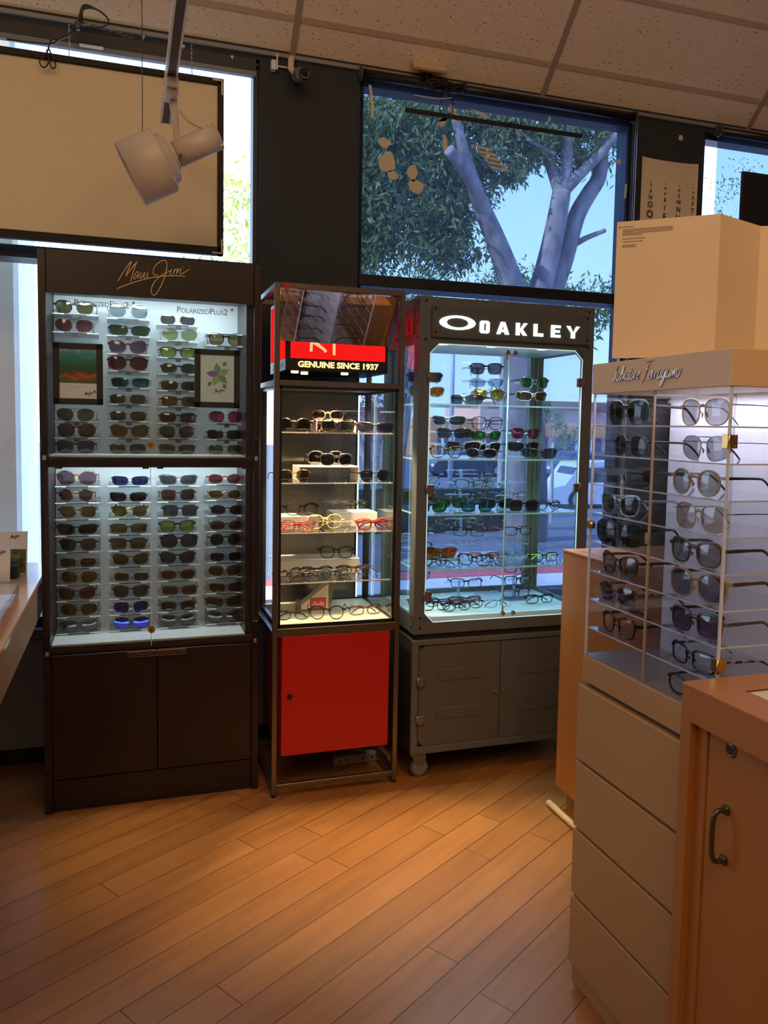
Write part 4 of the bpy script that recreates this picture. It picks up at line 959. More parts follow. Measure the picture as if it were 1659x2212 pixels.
# ------------------------------------------------------------------ grey metal cabinet with lit ring logo (right of centre)
OX0, OX1, OY0, OY1, OZ = 1.055, 1.812, 2.841, 3.285, 1.892
t = thing('display_cabinet', 'wide grey metal and glass cabinet on wheels with a glowing oval and lettering header', 'display cabinet', (0, 0, 0))
def plate(x0, x1, z0, z1, y0, y1, hole=None, ch=.02):
    """front plate with an opening whose corners are cut"""
    b = MB()
    if not hole: return b.box(x0, x1, y0, y1, z0, z1, .002)
    a0, a1, c0, c1 = hole
    outer = [(x0, z0), (x1, z0), (x1, z1), (x0, z1)]
    inner = [(a0 + ch, c0), (a1 - ch, c0), (a1, c0 + ch), (a1, c1 - ch), (a1 - ch, c1), (a0 + ch, c1), (a0, c1 - ch), (a0, c0 + ch)]
    # ring made of 4 + 4 quads: outer corner i belongs to chamfer i
    vs = []
    for y in (y0, y1): vs += [(x, y, z) for x, z in outer] + [(x, y, z) for x, z in inner]
    fs = []
    def F(*q): fs.append(q); fs.append(tuple(i + 12 for i in q)[::-1])
    # inner idx 4..11 : 4,5 bottom ; 6,7 right ; 8,9 top ; 10,11 left
    F(0, 1, 5, 4); F(1, 2, 7, 6); F(2, 3, 9, 8); F(3, 0, 11, 10); F(1, 6, 5); F(2, 8, 7); F(3, 10, 9); F(0, 4, 11)
    for i in range(4): fs.append((i, (i + 1) % 4, (i + 1) % 4 + 12, i + 12)[::-1])
    for i in range(8): a, c = 4 + i, 4 + (i + 1) % 8; fs.append((a, c, c + 12, a + 12))
    return b.add(vs, fs)
HO = (1.100, 1.762, .636, 1.716)
fp = plate(OX0, OX1, .590, OZ, OY0, OY0 + .014, HO, .035)
obj('front_frame', fp, greymetal, t)
b = MB()
b.box(OX0, OX0 + .012, OY0 + .014, OY1, 1.716, OZ).box(OX1 - .012, OX1, OY0 + .014, OY1, 1.716, OZ)
b.box(OX0, OX0 + .012, OY0 + .014, OY0 + .055, .59, 1.716).box(OX1 - .012, OX1, OY0 + .014, OY0 + .050, .59, 1.716)
b.box(OX0 + .012, OX1 - .012, OY0 + .014, OY1, OZ - .012, OZ).box(OX0 + .012, OX1 - .012, OY1 - .012, OY1, 1.73, OZ - .012)
obj('upper_body', b, greymetal, t)
obj('case_ceiling', MB().box(OX0 + .012, OX1 - .012, OY0 + .014, OY1 - .012, 1.722, 1.732), P('pale_grey_paint', (.30, .33, .33), .35), t)
b = MB().box(OX0 + .012, OX1 - .012, OY0 + .014, OY1 - .004, .600, .652)
obj('case_floor', b, P('pale_blue_floor', (.74, .74, .80), .35), t)
obj('floor_rim', MB().box(OX0 + .012, OX1 - .012, OY1 - .018, OY1, .652, .672).box(OX1 - .020, OX1 - .006, OY0 + .05, OY1 - .018, .652, .668).box(OX0 + .001, OX0 + .012, OY0 + .055, OY1, .59, .66), greymetal, t)
postm = P('green_grey_aluminium', (.22, .26, .21), .35, .5)
for x in (OX1 - .062, OX0 + .004):
    pb = MB().box(x, x + .010, OY1 - .030, OY1 - .002, .66, 1.722).box(x + .012, x + .030, OY1 - .022, OY1 - .002, .66, 1.722).box(x + .032, x + .044, OY1 - .034, OY1 - .002, .66, 1.722).box(x + .046, x + .056, OY1 - .050, OY1 - .020, .66, 1.722)
    obj('rear_post', pb, postm, t)
obj('rear_glass', MB().box(OX0 + .06, OX1 - .062, OY1 - .010, OY1 - .005, .672, 1.722), glass, t)
obj('side_glass', MB().box(OX0 + .003, OX0 + .008, OY0 + .055, OY1 - .05, .66, 1.716), side_mirror, t)
obj('side_glass', MB().box(OX1 - .010, OX1 - .005, OY0 + .050, OY1 - .05, .66, 1.716), glass, t)
b = MB(); tr = MB()
gl_edge = P('green_edge_glass', (.50, .86, .90), .1)
for z in (1.490, 1.276, 1.058, .840):
    s_ = obj('shelf', MB().box(OX0 + .022, OX1 - .022, OY0 + .022, OY1 - .035, z - .0065, z - .0005), PANE('oak_shelf', (.82, .93, .93), .08, .6), t)
    obj('shelf_edge', MB().box(OX0 + .022, OX1 - .022, OY0 + .0205, OY0 + .022, z - .0066, z - .0004).box(OX0 + .0205, OX0 + .022, OY0 + .022, OY1 - .035, z - .0066, z - .0004), gl_edge, s_)
# doors of glass
for x0_, x1_ in ((1.094, 1.4305), (1.4325, 1.768)):
    g = obj('glass_door', MB().box(x0_, x1_, OY0 - .006, OY0 - .001, .640, 1.712), glass, t)
    for xx in (x0_ if x0_ > 1.2 else x1_ - .0012,): obj('door_edge', MB().box(xx, xx + .0012, OY0 - .0068, OY0 - .0003, .640, 1.712), gl_edge, g)
edge_lit = P('lit_rim', (.55, .75, .75), .3, emis=(.7, .95, 1), es=.5)
b = MB()
ins = [(HO[0] + .035, HO[2]), (HO[1] - .035, HO[2]), (HO[1], HO[2] + .035), (HO[1], HO[3] - .035), (HO[1] - .035, HO[3]), (HO[0] + .035, HO[3]), (HO[0], HO[3] - .035), (HO[0], HO[2] + .035)]
obj('opening_rim', b.tube([(x, OY0 + .0, z) for x, z in ins], .0022, 6, closed=True, sm=False), edge_lit, t)
def hinge(x, z, y, d):
    h = obj('hinge', MB().box(x - .004 * d, x + .024 * d, y - .012, y, z - .018, z + .018, .002).cyl((x - .006 * d, y - .006, z - .019), (x - .006 * d, y - .006, z + .019), .006, n=12), P('hinge_grey', (.20, .18, .16), .35, .6), t)
    sb_ = MB()
    for dz in (-.009, .009): sb_.cyl((x + .016 * d, y - .013, z + dz), (x + .016 * d, y - .012, z + dz), .0028, n=10)
    obj('screws', sb_, black, h)
for z in (1.588, 1.160, .742): hinge(1.100, z, OY0, 1)
for z in (1.588, 1.160, .742): hinge(1.762, z, OY0, -1)
# header board
hd = obj('header_board', MB().box(1.100, 1.782, OY0 - .016, OY0 - .001, 1.740, 1.856, .002), P('header_grey', (.100, .112, .120), .45, .3), t)
lit = EMIT('lit_lettering', (.85, 1, .93), 1.6)
n = 48; vs = []
for yy in (OY0 - .0195, OY0 - .016):
    for (a, c, e) in ((.0745, .0270, 1), (.0450, .0180, 1)):
        vs += [(1.2015 + a * cos(2 * pi * i / n), yy, 1.797 + c * sin(2 * pi * i / n)) for i in range(n)]
fs = []
for i in range(n):
    j = (i + 1) % n; fs += [(i, j, n + j, n + i), (2 * n + i, 3 * n + i, 3 * n + j, 2 * n + j), (i, 2 * n + i, 2 * n + j, j), (n + i, n + j, 3 * n + j, 3 * n + i)]
obj('lit_oval', MB().add(vs, fs), lit, hd)
LET = {'O': [[(0, .12), (.12, 0), (.3, 0), (.3, 1), (.12, 1), (0, .88)], [(.7, .88), (.58, 1), (.45, 1), (.45, 0), (.58, 0), (.7, .12)], [(.3, 0), (.45, 0), (.45, .22), (.3, .22)], [(.3, .78), (.45, .78), (.45, 1), (.3, 1)]],
       'A': [[(-.1, 0), (.18, 0), (.42, 1), (.2, 1)], [(.5, 0), (.82, 0), (.5, 1), (.32, 1)], [(.14, .18), (.55, .18), (.5, .38), (.2, .38)]],
       'K': [[(0, 0), (.28, 0), (.28, 1), (0, 1)], [(.26, .42), (.56, 1), (.84, 1), (.5, .5), (.82, 0), (.52, 0)]],
       'L': [[(0, 0), (.28, 0), (.28, 1), (0, 1)], [(.28, 0), (.72, 0), (.72, .26), (.28, .26)]],
       'E': [[(0, 0), (.28, 0), (.28, 1), (0, 1)], [(.28, 0), (.72, 0), (.72, .22), (.28, .22)], [(.28, .40), (.66, .40), (.66, .6), (.28, .6)], [(.28, .78), (.72, .78), (.72, 1), (.28, 1)]],
       'Y': [[(.22, 0), (.52, 0), (.52, .45), (.22, .45)], [(.22, .45), (.37, .45), (.15, 1), (-.14, 1)], [(.37, .45), (.52, .45), (.88, 1), (.6, 1)]]}
for i, ch in enumerate('OAKLEY'):
    x0_ = 1.294 + i * .0775
    b = MB()
    for poly in LET[ch]: b.prism([(x0_ + p * .060, 1.763 + q * .048) for p, q in poly], 'y', OY0 - .0195, OY0 - .016)
    obj('lit_letter', b, lit, hd)
def bolt(x, z, y, par):
    obj('bolt', MB().cyl((x, y, z), (x, y - .003, z), .0052, .0045, n=12), black, par)
for x, z in ((1.112, 1.846), (1.112, 1.757), (1.770, 1.846), (1.770, 1.757)): bolt(x, z, OY0 - .016, hd)
for x, z in ((1.080, 1.876), (1.786, 1.874), (1.080, 1.730), (1.786, 1.730), (1.082, .655), (1.082, .615), (1.076, .530)): bolt(x, z, OY0, t)
b = MB()
# side louvre plate and its bolts
sp_ = obj('side_plate', MB().box(OX0 - .004, OX0, OY0 + .06, OY1 - .06, 1.755, 1.865, .001), P('side_plate_red_reflection', (.22, .05, .05), .25, .5), t)  # red reflection of the neighbouring sign put into the plate's colour
for k in range(4): obj('slot', MB().prism([(OY0 + .10 + .06 * k, 1.765), (OY0 + .115 + .06 * k, 1.765), (OY0 + .15 + .06 * k, 1.850), (OY0 + .135 + .06 * k, 1.850)], 'x', OX0 - .0048, OX0 - .003), black, sp_)
for y in (OY0 + .025,):
    for z in (1.87, 1.80, 1.74, .655, .615, .53, .50): obj('bolt', MB().cyl((OX0, y, z), (OX0 - .003, y, z), .0052, n=12), black, t)
for x in (1.42, 1.452):
    l_ = obj('door_lock', MB().cyl((x, OY0 - .016, 1.695), (x, OY0 - .004, 1.695), .009, n=18), chrome, t)
    obj('keyhole', MB().cyl((x, OY0 - .0165, 1.695), (x, OY0 - .0155, 1.695), .004, n=10), P('copper_dark', (.2, .06, .03), .4), l_)
obj('key_tag', MB().box(1.411, 1.419, OY0 - .020, OY0 - .017, 1.665, 1.688), P('key_tag', (.30, .26, .2), .4), t)
for x in (1.432, 1.478):
    l_ = obj('door_lock', MB().cyl((x, OY0 - .016, .657), (x, OY0 - .004, .657), .0085, n=18), chrome, t)
    obj('keyhole', MB().cyl((x, OY0 - .0165, .657), (x, OY0 - .0155, .657), .004, n=10), P('copper_dark', (.2, .06, .03), .4), l_)
obj('key', MB().box(1.4245, 1.430, OY0 - .020, OY0 - .017, .662, .690, .001), P('key_steel', (.35, .33, .3), .3, .8), t)
for x in (1.175, 1.385, 1.610):
    obj('downlight', MB().cyl((x, OY0 + .06, 1.7205), (x, OY0 + .06, 1.7225), .020, n=20), EMIT('cool_downlight', (.85, 1, 1), 14), t)
    light('case_spot', 'SPOT', (x, OY0 + .10, 1.70), 48, (.82, .96, 1.0), target=(x, OY0 + .18, .65), spot_size=radians(110), spot_blend=.9, shadow_soft_size=.015)
# lower cupboard
b = MB().box(OX0 - .004, OX1, OY0 - .004, OY0 + .012, .108, .138, .002).box(OX0 - .004, OX0 + .024, OY0 - .004, OY0 + .012, .138, .545, .002).box(OX1 - .024, OX1, OY0 - .004, OY0 + .012, .138, .545).box(OX0 - .004, OX1, OY0 - .004, OY0 + .012, .545, .566, .002)
obj('base_frame', b, greymetal, t)
obj('base_body', MB().box(OX0 - .002, OX1 - .002, OY0 + .012, OY1, .108, .566, .002), P('grey_side', (.055, .052, .05), .35, .4), t)
obj('recess', MB().box(OX0 + .014, OX1 - .012, OY0 + .014, OY1 - .01, .566, .600), blackm, t)
ch_ = .022
for i, (x0_, x1_) in enumerate(((OX0 + .027, 1.428), (1.434, OX1 - .027))):
    if i == 0: poly = [(x0_ + ch_, .142), (x1_, .142), (x1_, .541), (x0_ + ch_, .541), (x0_, .541 - ch_), (x0_, .142 + ch_)]
    else: poly = [(x0_, .142), (x1_ - ch_, .142), (x1_, .142 + ch_), (x1_, .541 - ch_), (x1_ - ch_, .541), (x0_, .541)]
    d_ = obj('door', MB().prism(poly, 'y', OY0 - .004, OY0 + .010), P('door_grey', (.112, .112, .108), .42, .3), t, bevel=.0015)
    for z in (.400, .245): obj('raised_panel', MB().box((x0_ + x1_) / 2 - .095, (x0_ + x1_) / 2 + .100, OY0 - .0075, OY0 - .004, z, z + .046, .002), P('door_grey', (.112, .112, .108), .42, .3), d_)
    kx = x1_ - .022 if i == 0 else x0_ + .012
    obj('knob', MB().cyl((kx, OY0 - .004, .341), (kx, OY0 - .014, .341), .004, .0065, 14), chrome, d_)
for z in (.402, .250): hinge(OX0 + .026, z, OY0 - .004, 1)
# castors
for (x, y) in ((OX0 + .045, OY0 + .05), (OX1 - .045, OY0 + .05), (OX0 + .045, OY1 - .05), (OX1 - .045, OY1 - .05)):
    c_ = obj('castor', MB().box(x - .034, x + .034, y - .034, y + .034, .100, .108).cyl((x, y, .100), (x, y, .090), .024, n=16).prism([(x - .034, .098), (x + .028, .098), (x + .032, .075), (x + .014, .034), (x + .000, .034)], 'y', y - .019, y - .016).prism([(x - .034, .098), (x + .028, .098), (x + .032, .075), (x + .014, .034), (x + .000, .034)], 'y', y + .016, y + .019), P('castor_zinc', (.26, .24, .22), .35, .8), t)
    obj('wheel', MB().cyl((x + .006, y - .0145, .0375), (x + .006, y + .0145, .0375), .037, n=28), P('wheel_grey', (.10, .095, .09), .5), c_)
    obj('hub', MB().cyl((x + .006, y - .0165, .0375), (x + .006, y - .0145, .0375), .029, .029, 24).cyl((x + .006, y - .021, .0375), (x + .006, y - .0165, .0375), .008, n=12), P('hub_pale', (.22, .21, .20), .4), c_)
# clear acrylic frame stands
ac_s = PANE('stand_acrylic', (.80, .86, .90), .10, .8, veil=.42, veilcol=(.80, .92, 1.0))
def stand(x, y, z, h, bars, lab):
    o = thing('frame_stand', lab, 'stand', (x, y, z), 0, 'clear acrylic spectacle stands in the grey cabinet')
    obj('base', MB().prism([(.065 * cos(2 * pi * i / 16), .045 * sin(2 * pi * i / 16)) for i in range(16)], 'z', 0.0, .004), ac_s, o)
    obj('post', MB().tube(smoothline([(0, .01, .004), (.003, .012, h * .3), (-.003, .008, h * .55), (.003, .01, h * .8), (0, .01, h)], 4), .006, 6), ac_s, o)
    for q in bars: obj('arm_bar', MB().tube([(-.07, .005, q + .001), (-.055, .005, q + .004), (0, .005, q + .001), (.055, .005, q + .004), (.07, .005, q + .001)], .0028, 6), ac_s, o)
    return o
stand(1.41, 3.08, 1.490, .165, (.048, .10, .155), 'clear stand with three pairs, top shelf of the grey cabinet, beside the door gap')
stand(1.655, 3.08, 1.490, .11, (.05, .10), 'clear stand with green and brown pairs on the top shelf of the grey cabinet')
stand(1.16, 3.08, 1.490, .13, (.05, .11), 'clear stand behind the left edge on the top shelf of the grey cabinet')
stand(1.62, 3.08, 1.276, .11, (.05, .10), 'clear stand with the red tinted pair on the second shelf of the grey cabinet')
stand(1.26, 3.08, 1.276, .16, (.05, .10, .15), 'clear stand at the left of the second shelf of the grey cabinet')
o = thing('frame_stand', 'black post stand with three pairs in the middle of the grey cabinet second shelf', 'stand', (1.44, 3.07, 1.276))
obj('post', MB().tube([(0, .005, .004), (0, .005, .155)], .0028, 8), black, o); obj('base', MB().cyl((0, .005, 0), (0, .005, .004), .035, n=20), black, o)
for q in (.04, .09, .14): obj('arm_bar', MB().tube([(-.08, .004, q), (.08, .004, q)], .0022, 6), black, o)
stand(1.345, 3.08, 1.058, .165, (.055, .105, .158), 'clear stand with a bare top bar, left of the third shelf of the grey cabinet')
stand(1.580, 3.08, 1.058, .115, (.048, .105), 'clear stand with a bare top bar, right of the third shelf of the grey cabinet')
stand(1.350, 3.08, .840, .175, (.058, .112, .17), 'clear stand with three optical pairs, left of the fourth shelf of the grey cabinet')
stand(1.602, 3.08, .840, .115, (.052, .11), 'clear stand with two optical pairs, right of the fourth shelf of the grey cabinet')
stand(1.350, 3.08, .652, .09, (.033, .085), 'clear stand with one optical pair on the pale floor of the grey cabinet')
stand(1.612, 3.08, .652, .15, (.03, .085, .14), 'clear stand with three optical pairs on the pale floor of the grey cabinet')
stand(1.155, 3.08, .840, .125, (.052, .11), 'clear stand at the left edge of the fourth shelf of the grey cabinet')
G = 'spectacles in the grey metal cabinet'
ok = [('square', 'black', 'grey', 1.430, 3.045, 1.622, -24, 'top of the middle stand, grey cabinet top shelf'), ('half', 'gunmetal', 'lightgrey', 1.435, 3.045, 1.570, -22, 'second on middle stand, grey cabinet top shelf'),
      ('square', 'black', 'gold_mirror', 1.445, 3.045, 1.514, -22, 'lowest on the middle stand, grey cabinet top shelf'), ('wrap', 'black', 'black', 1.160, 3.045, 1.580, -14, 'upper pair behind left frame, grey cabinet top shelf'),
      ('wrap', 'black', 'orange_mirror', 1.170, 3.045, 1.522, -12, 'lower, left edge, grey cabinet top shelf'), ('way', 'black', 'green_mirror', 1.660, 3.045, 1.570, -2, 'upper right, grey cabinet top shelf'),
      ('wrap', 'matte black', 'bronze', 1.655, 3.045, 1.516, -3, 'lower on the right stand, grey cabinet top shelf'), ('wrap', 'black', 'grey', 1.290, 2.945, 1.490, -50, 'lying left on the grey cabinet top shelf'),
      ('wrap', 'grey', 'grey', 1.255, 3.03, 1.405, -38, 'highest at the left, grey cabinet second shelf'), ('wrap', 'black', 'grey', 1.280, 3.03, 1.353, -34, 'second down at the left, grey cabinet second shelf'),
      ('wrap', 'grey', 'black', 1.320, 3.02, 1.300, -34, 'third down at the left, grey cabinet second shelf'), ('big', 'black', 'clear', 1.440, 3.035, 1.390, 0, 'top of the black post stand, grey cabinet second shelf'),
      ('wrap', 'matte black', 'green_mirror', 1.440, 3.035, 1.345, 0, 'on black post, grey cabinet second shelf'), ('wrap', 'grey', 'black', 1.442, 3.035, 1.298, 0, 'lowest on the black post stand, grey cabinet second shelf'),
      ('way', 'black', 'red_mirror', 1.625, 3.045, 1.354, -2, 'upper right, grey cabinet second shelf'), ('wrap', 'black', 'black', 1.615, 3.03, 1.300, -4, 'below the red tinted pair, grey cabinet second shelf'),
      ('way', 'tortoise', 'clear', 1.212, 2.93, 1.276, -8, 'front left of the grey cabinet second shelf'), ('oval', 'gunmetal', 'black', 1.365, 2.935, 1.276, -42, 'front middle of the grey cabinet second shelf'),
      ('wrap', 'black', 'grey', 1.635, 2.94, 1.276, -24, 'front right of the grey cabinet second shelf'),
      ('rect', 'matte black', 'clear', 1.375, 3.045, 1.142, -20, 'upper on the left stand, grey cabinet third shelf'), ('rect', 'black', 'clear', 1.385, 3.045, 1.094, -18, 'with red arms on the left stand, grey cabinet third shelf', dict(arm='red')),
      ('rect', 'grey', 'clear', 1.585, 3.045, 1.092, 2, 'on the right stand, grey cabinet third shelf'),
      ('square', 'gunmetal', 'gold_mirror', 1.135, 3.03, 1.090, -16, 'left edge of the grey cabinet third shelf'), ('wrap', 'black', 'green_mirror', 1.150, 2.925, 1.058, -6, 'front left corner of the grey cabinet third shelf', dict(folded=True)),
      ('wrap', 'black', 'green_mirror', 1.268, 3.00, 1.066, -4, 'behind the teal pair, grey cabinet third shelf'), ('square', 'black', 'teal_mirror', 1.345, 2.915, 1.058, -6, 'front middle of the grey cabinet third shelf'),
      ('wrap', 'matte black', 'black', 1.475, 2.995, 1.062, -14, 'behind the dark brown pair, grey cabinet third shelf'), ('square', 'dark brown', 'black', 1.558, 2.915, 1.058, -4, 'right of the teal pair, grey cabinet third shelf'),
      ('oval', 'gunmetal', 'clear', 1.690, 2.945, 1.058, 10, 'right end of the grey cabinet third shelf', dict(folded=True)),
      ('half', 'black', 'clear', 1.355, 3.045, .990, -22, 'top of the left stand, grey cabinet fourth shelf'), ('rect', 'black', 'clear', 1.370, 3.045, .940, -20, 'second on the left stand, grey cabinet fourth shelf'),
      ('wire', 'silver', 'clear', 1.365, 3.045, .892, -18, 'lowest on the left stand, grey cabinet fourth shelf'), ('rect', 'black', 'clear', 1.605, 3.045, .938, 4, 'upper on the right stand, grey cabinet fourth shelf', dict(arm='red')),
      ('wire', 'silver', 'clear', 1.600, 3.045, .888, 4, 'lower on the right stand, grey cabinet fourth shelf'), ('rect', 'black', 'clear', 1.120, 3.045, .938, -10, 'upper behind the left frame, grey cabinet fourth shelf'),
      ('rect', 'matte black', 'clear', 1.135, 3.045, .882, -10, 'lower behind the left frame, grey cabinet fourth shelf'), ('shield', 'crystal', 'orange_mirror', 1.222, 2.990, .858, -14, 'at the left of the grey cabinet fourth shelf'),
      ('oval', 'black', 'clear', 1.170, 2.930, .840, 8, 'front left corner of the grey cabinet fourth shelf', dict(folded=True)), ('rect', 'gunmetal', 'clear', 1.195, 2.900, .840, -16, 'in the left pile of the grey cabinet fourth shelf', dict(folded=True)),
      ('rect', 'black', 'clear', 1.415, 2.985, .840, -6, 'behind the red armed pair, grey cabinet fourth shelf', dict(folded=True, arm='red')), ('square', 'black', 'clear', 1.340, 2.915, .840, -30, 'with red arms, front of the grey cabinet fourth shelf', dict(arm='red')),
      ('wireround', 'silver', 'clear', 1.505, 2.925, .840, 12, 'silver pair beside the door gap, grey cabinet fourth shelf', dict(folded=True)), ('oval', 'gunmetal', 'clear', 1.455, 2.955, .840, 4, 'behind the round silver pair, grey cabinet fourth shelf', dict(folded=True)),
      ('rect', 'black', 'clear', 1.672, 2.935, .840, 0, 'with lime arms, right end of the grey cabinet fourth shelf', dict(folded=True, arm='lime')),
      ('rect', 'matte black', 'clear', 1.365, 3.045, .720, -16, 'on the left stand, grey cabinet floor'), ('rect', 'black', 'clear', 1.610, 3.045, .776, 2, 'top of the right stand, grey cabinet floor'),
      ('rect', 'black', 'clear', 1.612, 3.045, .722, 3, 'middle of the right stand, grey cabinet floor'), ('rect', 'matte black', 'clear', 1.606, 3.045, .666, 4, 'lowest of the right stand, grey cabinet floor'),
      ('rect', 'tortoise', 'clear', 1.135, 3.06, .760, -10, 'behind the left frame just above the grey cabinet floor'),
      ('oval', 'black', 'clear', 1.165, 3.02, .6525, -8, 'back left on the grey cabinet floor', dict(folded=True)), ('square', 'black', 'clear', 1.190, 2.955, .6525, -4, 'middle left on the grey cabinet floor', dict(folded=True)),
      ('oval', 'black', 'clear', 1.275, 2.925, .6525, 6, 'front left on the grey cabinet floor', dict(folded=True)), ('rect', 'gunmetal', 'clear', 1.350, 3.015, .6525, -8, 'below the left stand on the grey cabinet floor', dict(folded=True)),
      ('oval', 'maroon', 'clear', 1.335, 2.960, .6525, -14, 'centre left on the grey cabinet floor', dict(folded=True)), ('wire', 'gunmetal', 'clear', 1.470, 2.945, .6525, 2, 'behind the lower locks on the grey cabinet floor', dict(folded=True)),
      ('rect', 'black', 'clear', 1.680, 2.975, .6525, 2, 'far right on the grey cabinet floor', dict(folded=True))]
for it in ok:
    sh, fr_, ln, x, y, z, a, wh = it[:8]; k = it[8] if len(it) > 8 else {}
    pair(sh, fr_, ln, (x, y, z), wh, rz=radians(a), group=G, s=.97, **k)
# small shelf brackets under pairs that float on stands are the stands' bars

# ------------------------------------------------------------------ cream acrylic tower (right)
FX0, FX1, FY0, FY1 = 1.070, 1.500, 1.210, 1.668
t = thing('display_tower', 'cream square tower with drawers, acrylic shelves and a silver script header', 'display cabinet', (0, 0, 0))
z_t = (.845, .780, .578, .403, .229, .042)
zz = [(.782, .846), (.583, .770), (.408, .575), (.234, .400), (.050, .226)]
obj('core', MB().box(FX0 + .012, FX1 - .006, FY0 + .006, FY1 - .006, 0, .840), P('core_brown', (.10, .055, .022), .6), t)
for i, (a, c) in enumerate(zz):
    nm = 'top_rail' if i == 0 else 'drawer'
    b = MB().box(FX0 - (.008 if i else .002), FX0 + .012, FY0, FY1 + (.010 if i else .004), a, c, .0015)
    obj(nm, b, cream, t)
obj('plinth', MB().box(FX0 + .002, FX0 + .012, FY0, FY1 + .006, 0, .0465), cream, t)
obj('side_panel', MB().box(FX0 + .012, FX1 - .006, FY1 - .006, FY1 + .004, 0, .846).box(FX0 + .012, FX1 - .006, FY0, FY0 + .006, 0, .846), cream, t)
obj('case_base', MB().box(FX0, FX1, FY0, FY1, .840, .850, .001), P('taupe_base', (.30, .25, .20), .22), t)
obj('header', MB().box(FX0 - .004, FX1 + .004, FY0 - .003, FY1 + .004, 1.485, 1.556, .0015), creamhdr, t)
# leaf order: chrome script on the header
ss = script('Salvatore', .0150, .0019); o = obj('chrome_script', ss, chrome, t, loc=(FX0 - .0058, 1.535, 1.512), rot=(0, 0, -pi / 2), label='chrome script lettering')
ss = script('Ferragamo', .0165, .0020); o = obj('chrome_script', ss, chrome, t, loc=(FX0 - .0058, 1.412, 1.510), rot=(0, 0, -pi / 2), label='chrome script lettering')
wp, N_, L_n = _new('white_partition'); o_ = N_.new('ShaderNodeOutputMaterial'); d1 = N_.new('ShaderNodeBsdfDiffuse'); d2 = N_.new('ShaderNodeBsdfTranslucent'); m_x = N_.new('ShaderNodeMixShader')
d1.inputs[0].default_value = (.86, .85, .88, 1); d2.inputs[0].default_value = (.86, .85, .90, 1); m_x.inputs[0].default_value = .5; L_n.new(d1.outputs[0], m_x.inputs[1]); L_n.new(d2.outputs[0], m_x.inputs[2]); L_n.new(m_x.outputs[0], o_.inputs[0])
obj('partition', MB().box(1.284, 1.290, FY0 + .010, FY1 - .010, .850, 1.485), wp, t, label='white centre partition')
LV = [1.482 - .0706 * k for k in range(0, 9)]
def vpane(nm, x0, x1, y0, y1, m=acryl): return obj(nm, MB().box(x0, x1, y0, y1, .850, 1.485), m, t)
fd = vpane('front_door', FX0, FX0 + .004, FY0 + .004, FY1 - .004); vpane('side_pane', FX0, FX1, FY0, FY0 + .004); vpane('side_pane', FX0, FX1, FY1 - .004, FY1)
vpane('divider', FX0 + .004, 1.284, 1.436, 1.439)
obj('divider_edge', MB().box(1.2815, 1.2838, 1.4345, 1.4405, .850, 1.485), acryl_edge, t)
for (x, y) in ((FX0, FY0), (FX0, FY1 - .0045), (FX1 - .0045, FY1 - .0045), (FX1 - .0045, FY0)):
    obj('corner_edge', MB().box(x, x + .0045, y, y + .0045, .850, 1.485), acryl_edge, t)
obj('door_edge', MB().box(FX0 - .0006, FX0 + .004, 1.4355, 1.4392, .850, 1.485), P('amber_edge', (.42, .30, .20), .2), t)
for z in LV[1:]:
    for (x0_, x1_) in ((FX0 + .005, 1.284), (1.290, FX1 - .005)):
        s_ = obj('shelf', MB().box(x0_, x1_, FY0 + .005, FY1 - .005, z - .0035, z - .0005), acryl, t)
        xe = x0_ if x0_ < 1.2 else x1_ - .0008
        obj('shelf_edge', MB().box(xe, xe + .0008, FY0 + .005, FY1 - .005, z - .0036, z - .0004).box(x0_, x1_, FY0 + .005, FY0 + .0058, z - .0036, z - .0004), acryl_edge, s_)
for z in (1.382, .953):
    h = obj('hinge', MB().box(FX0 - .003, FX0 + .018, FY0 - .003, FY0 - .0005, z - .013, z + .013, .0008).box(FX0 - .003, FX0 - .0005, FY0 - .002, FY0 + .016, z - .013, z + .013, .0008).cyl((FX0 - .003, FY0 - .003, z - .014), (FX0 - .003, FY0 - .003, z + .014), .0026, n=10), gold, t)
    for dz in (-.009, .009): obj('screw', MB().cyl((FX0 + .013, FY0 - .0042, z + dz), (FX0 + .013, FY0 - .003, z + dz), .0022, n=10), gold, h)
obj('hinge', MB().box(FX0 - .003, FX0 - .0005, 1.430, 1.446, 1.155, 1.180, .0008), gold, t)
l_ = obj('lock', MB().cyl((FX0 - .012, 1.652, 1.171), (FX0, 1.652, 1.171), .010, n=20).cyl((FX0 - .014, 1.652, 1.171), (FX0 - .012, 1.652, 1.171), .0075, n=20), gold, t)
obj('keyhole', MB().box(FX0 - .0145, FX0 - .0138, 1.651, 1.653, 1.167, 1.175), black, l_)
G = 'spectacles in the acrylic tower'
f1 = [('big', 'black', 'black', 1.572, 2), ('clubm', 'black', 'black', 1.556, -2), ('wrap', 'black', 'black', 1.578, 10), ('cat', 'crystal', 'black', 1.588, 4), ('big', 'black', 'black', 1.585, 12), ('cat', 'dark brown', 'smoke', 1.580, 0), ('way', 'tortoise', 'brown', 1.582, 2), ('way', 'dark brown', 'clear', 1.575, -2)]
f2 = [('nude', 'beige', 'smoke', 1.315, 0), ('avi', 'gunmetal', 'smoke', 1.306, 0), ('round', 'beige', 'fade', 1.330, 4), ('nude', 'beige', 'beige', 1.312, 4), ('way', 'olive', 'fade', 1.322, 4), ('big', 'beige', 'smoke', 1.312, 6), ('square', 'gunmetal', 'purple', 1.310, 4), ('rect', 'black', 'clear', 1.318, -4)]
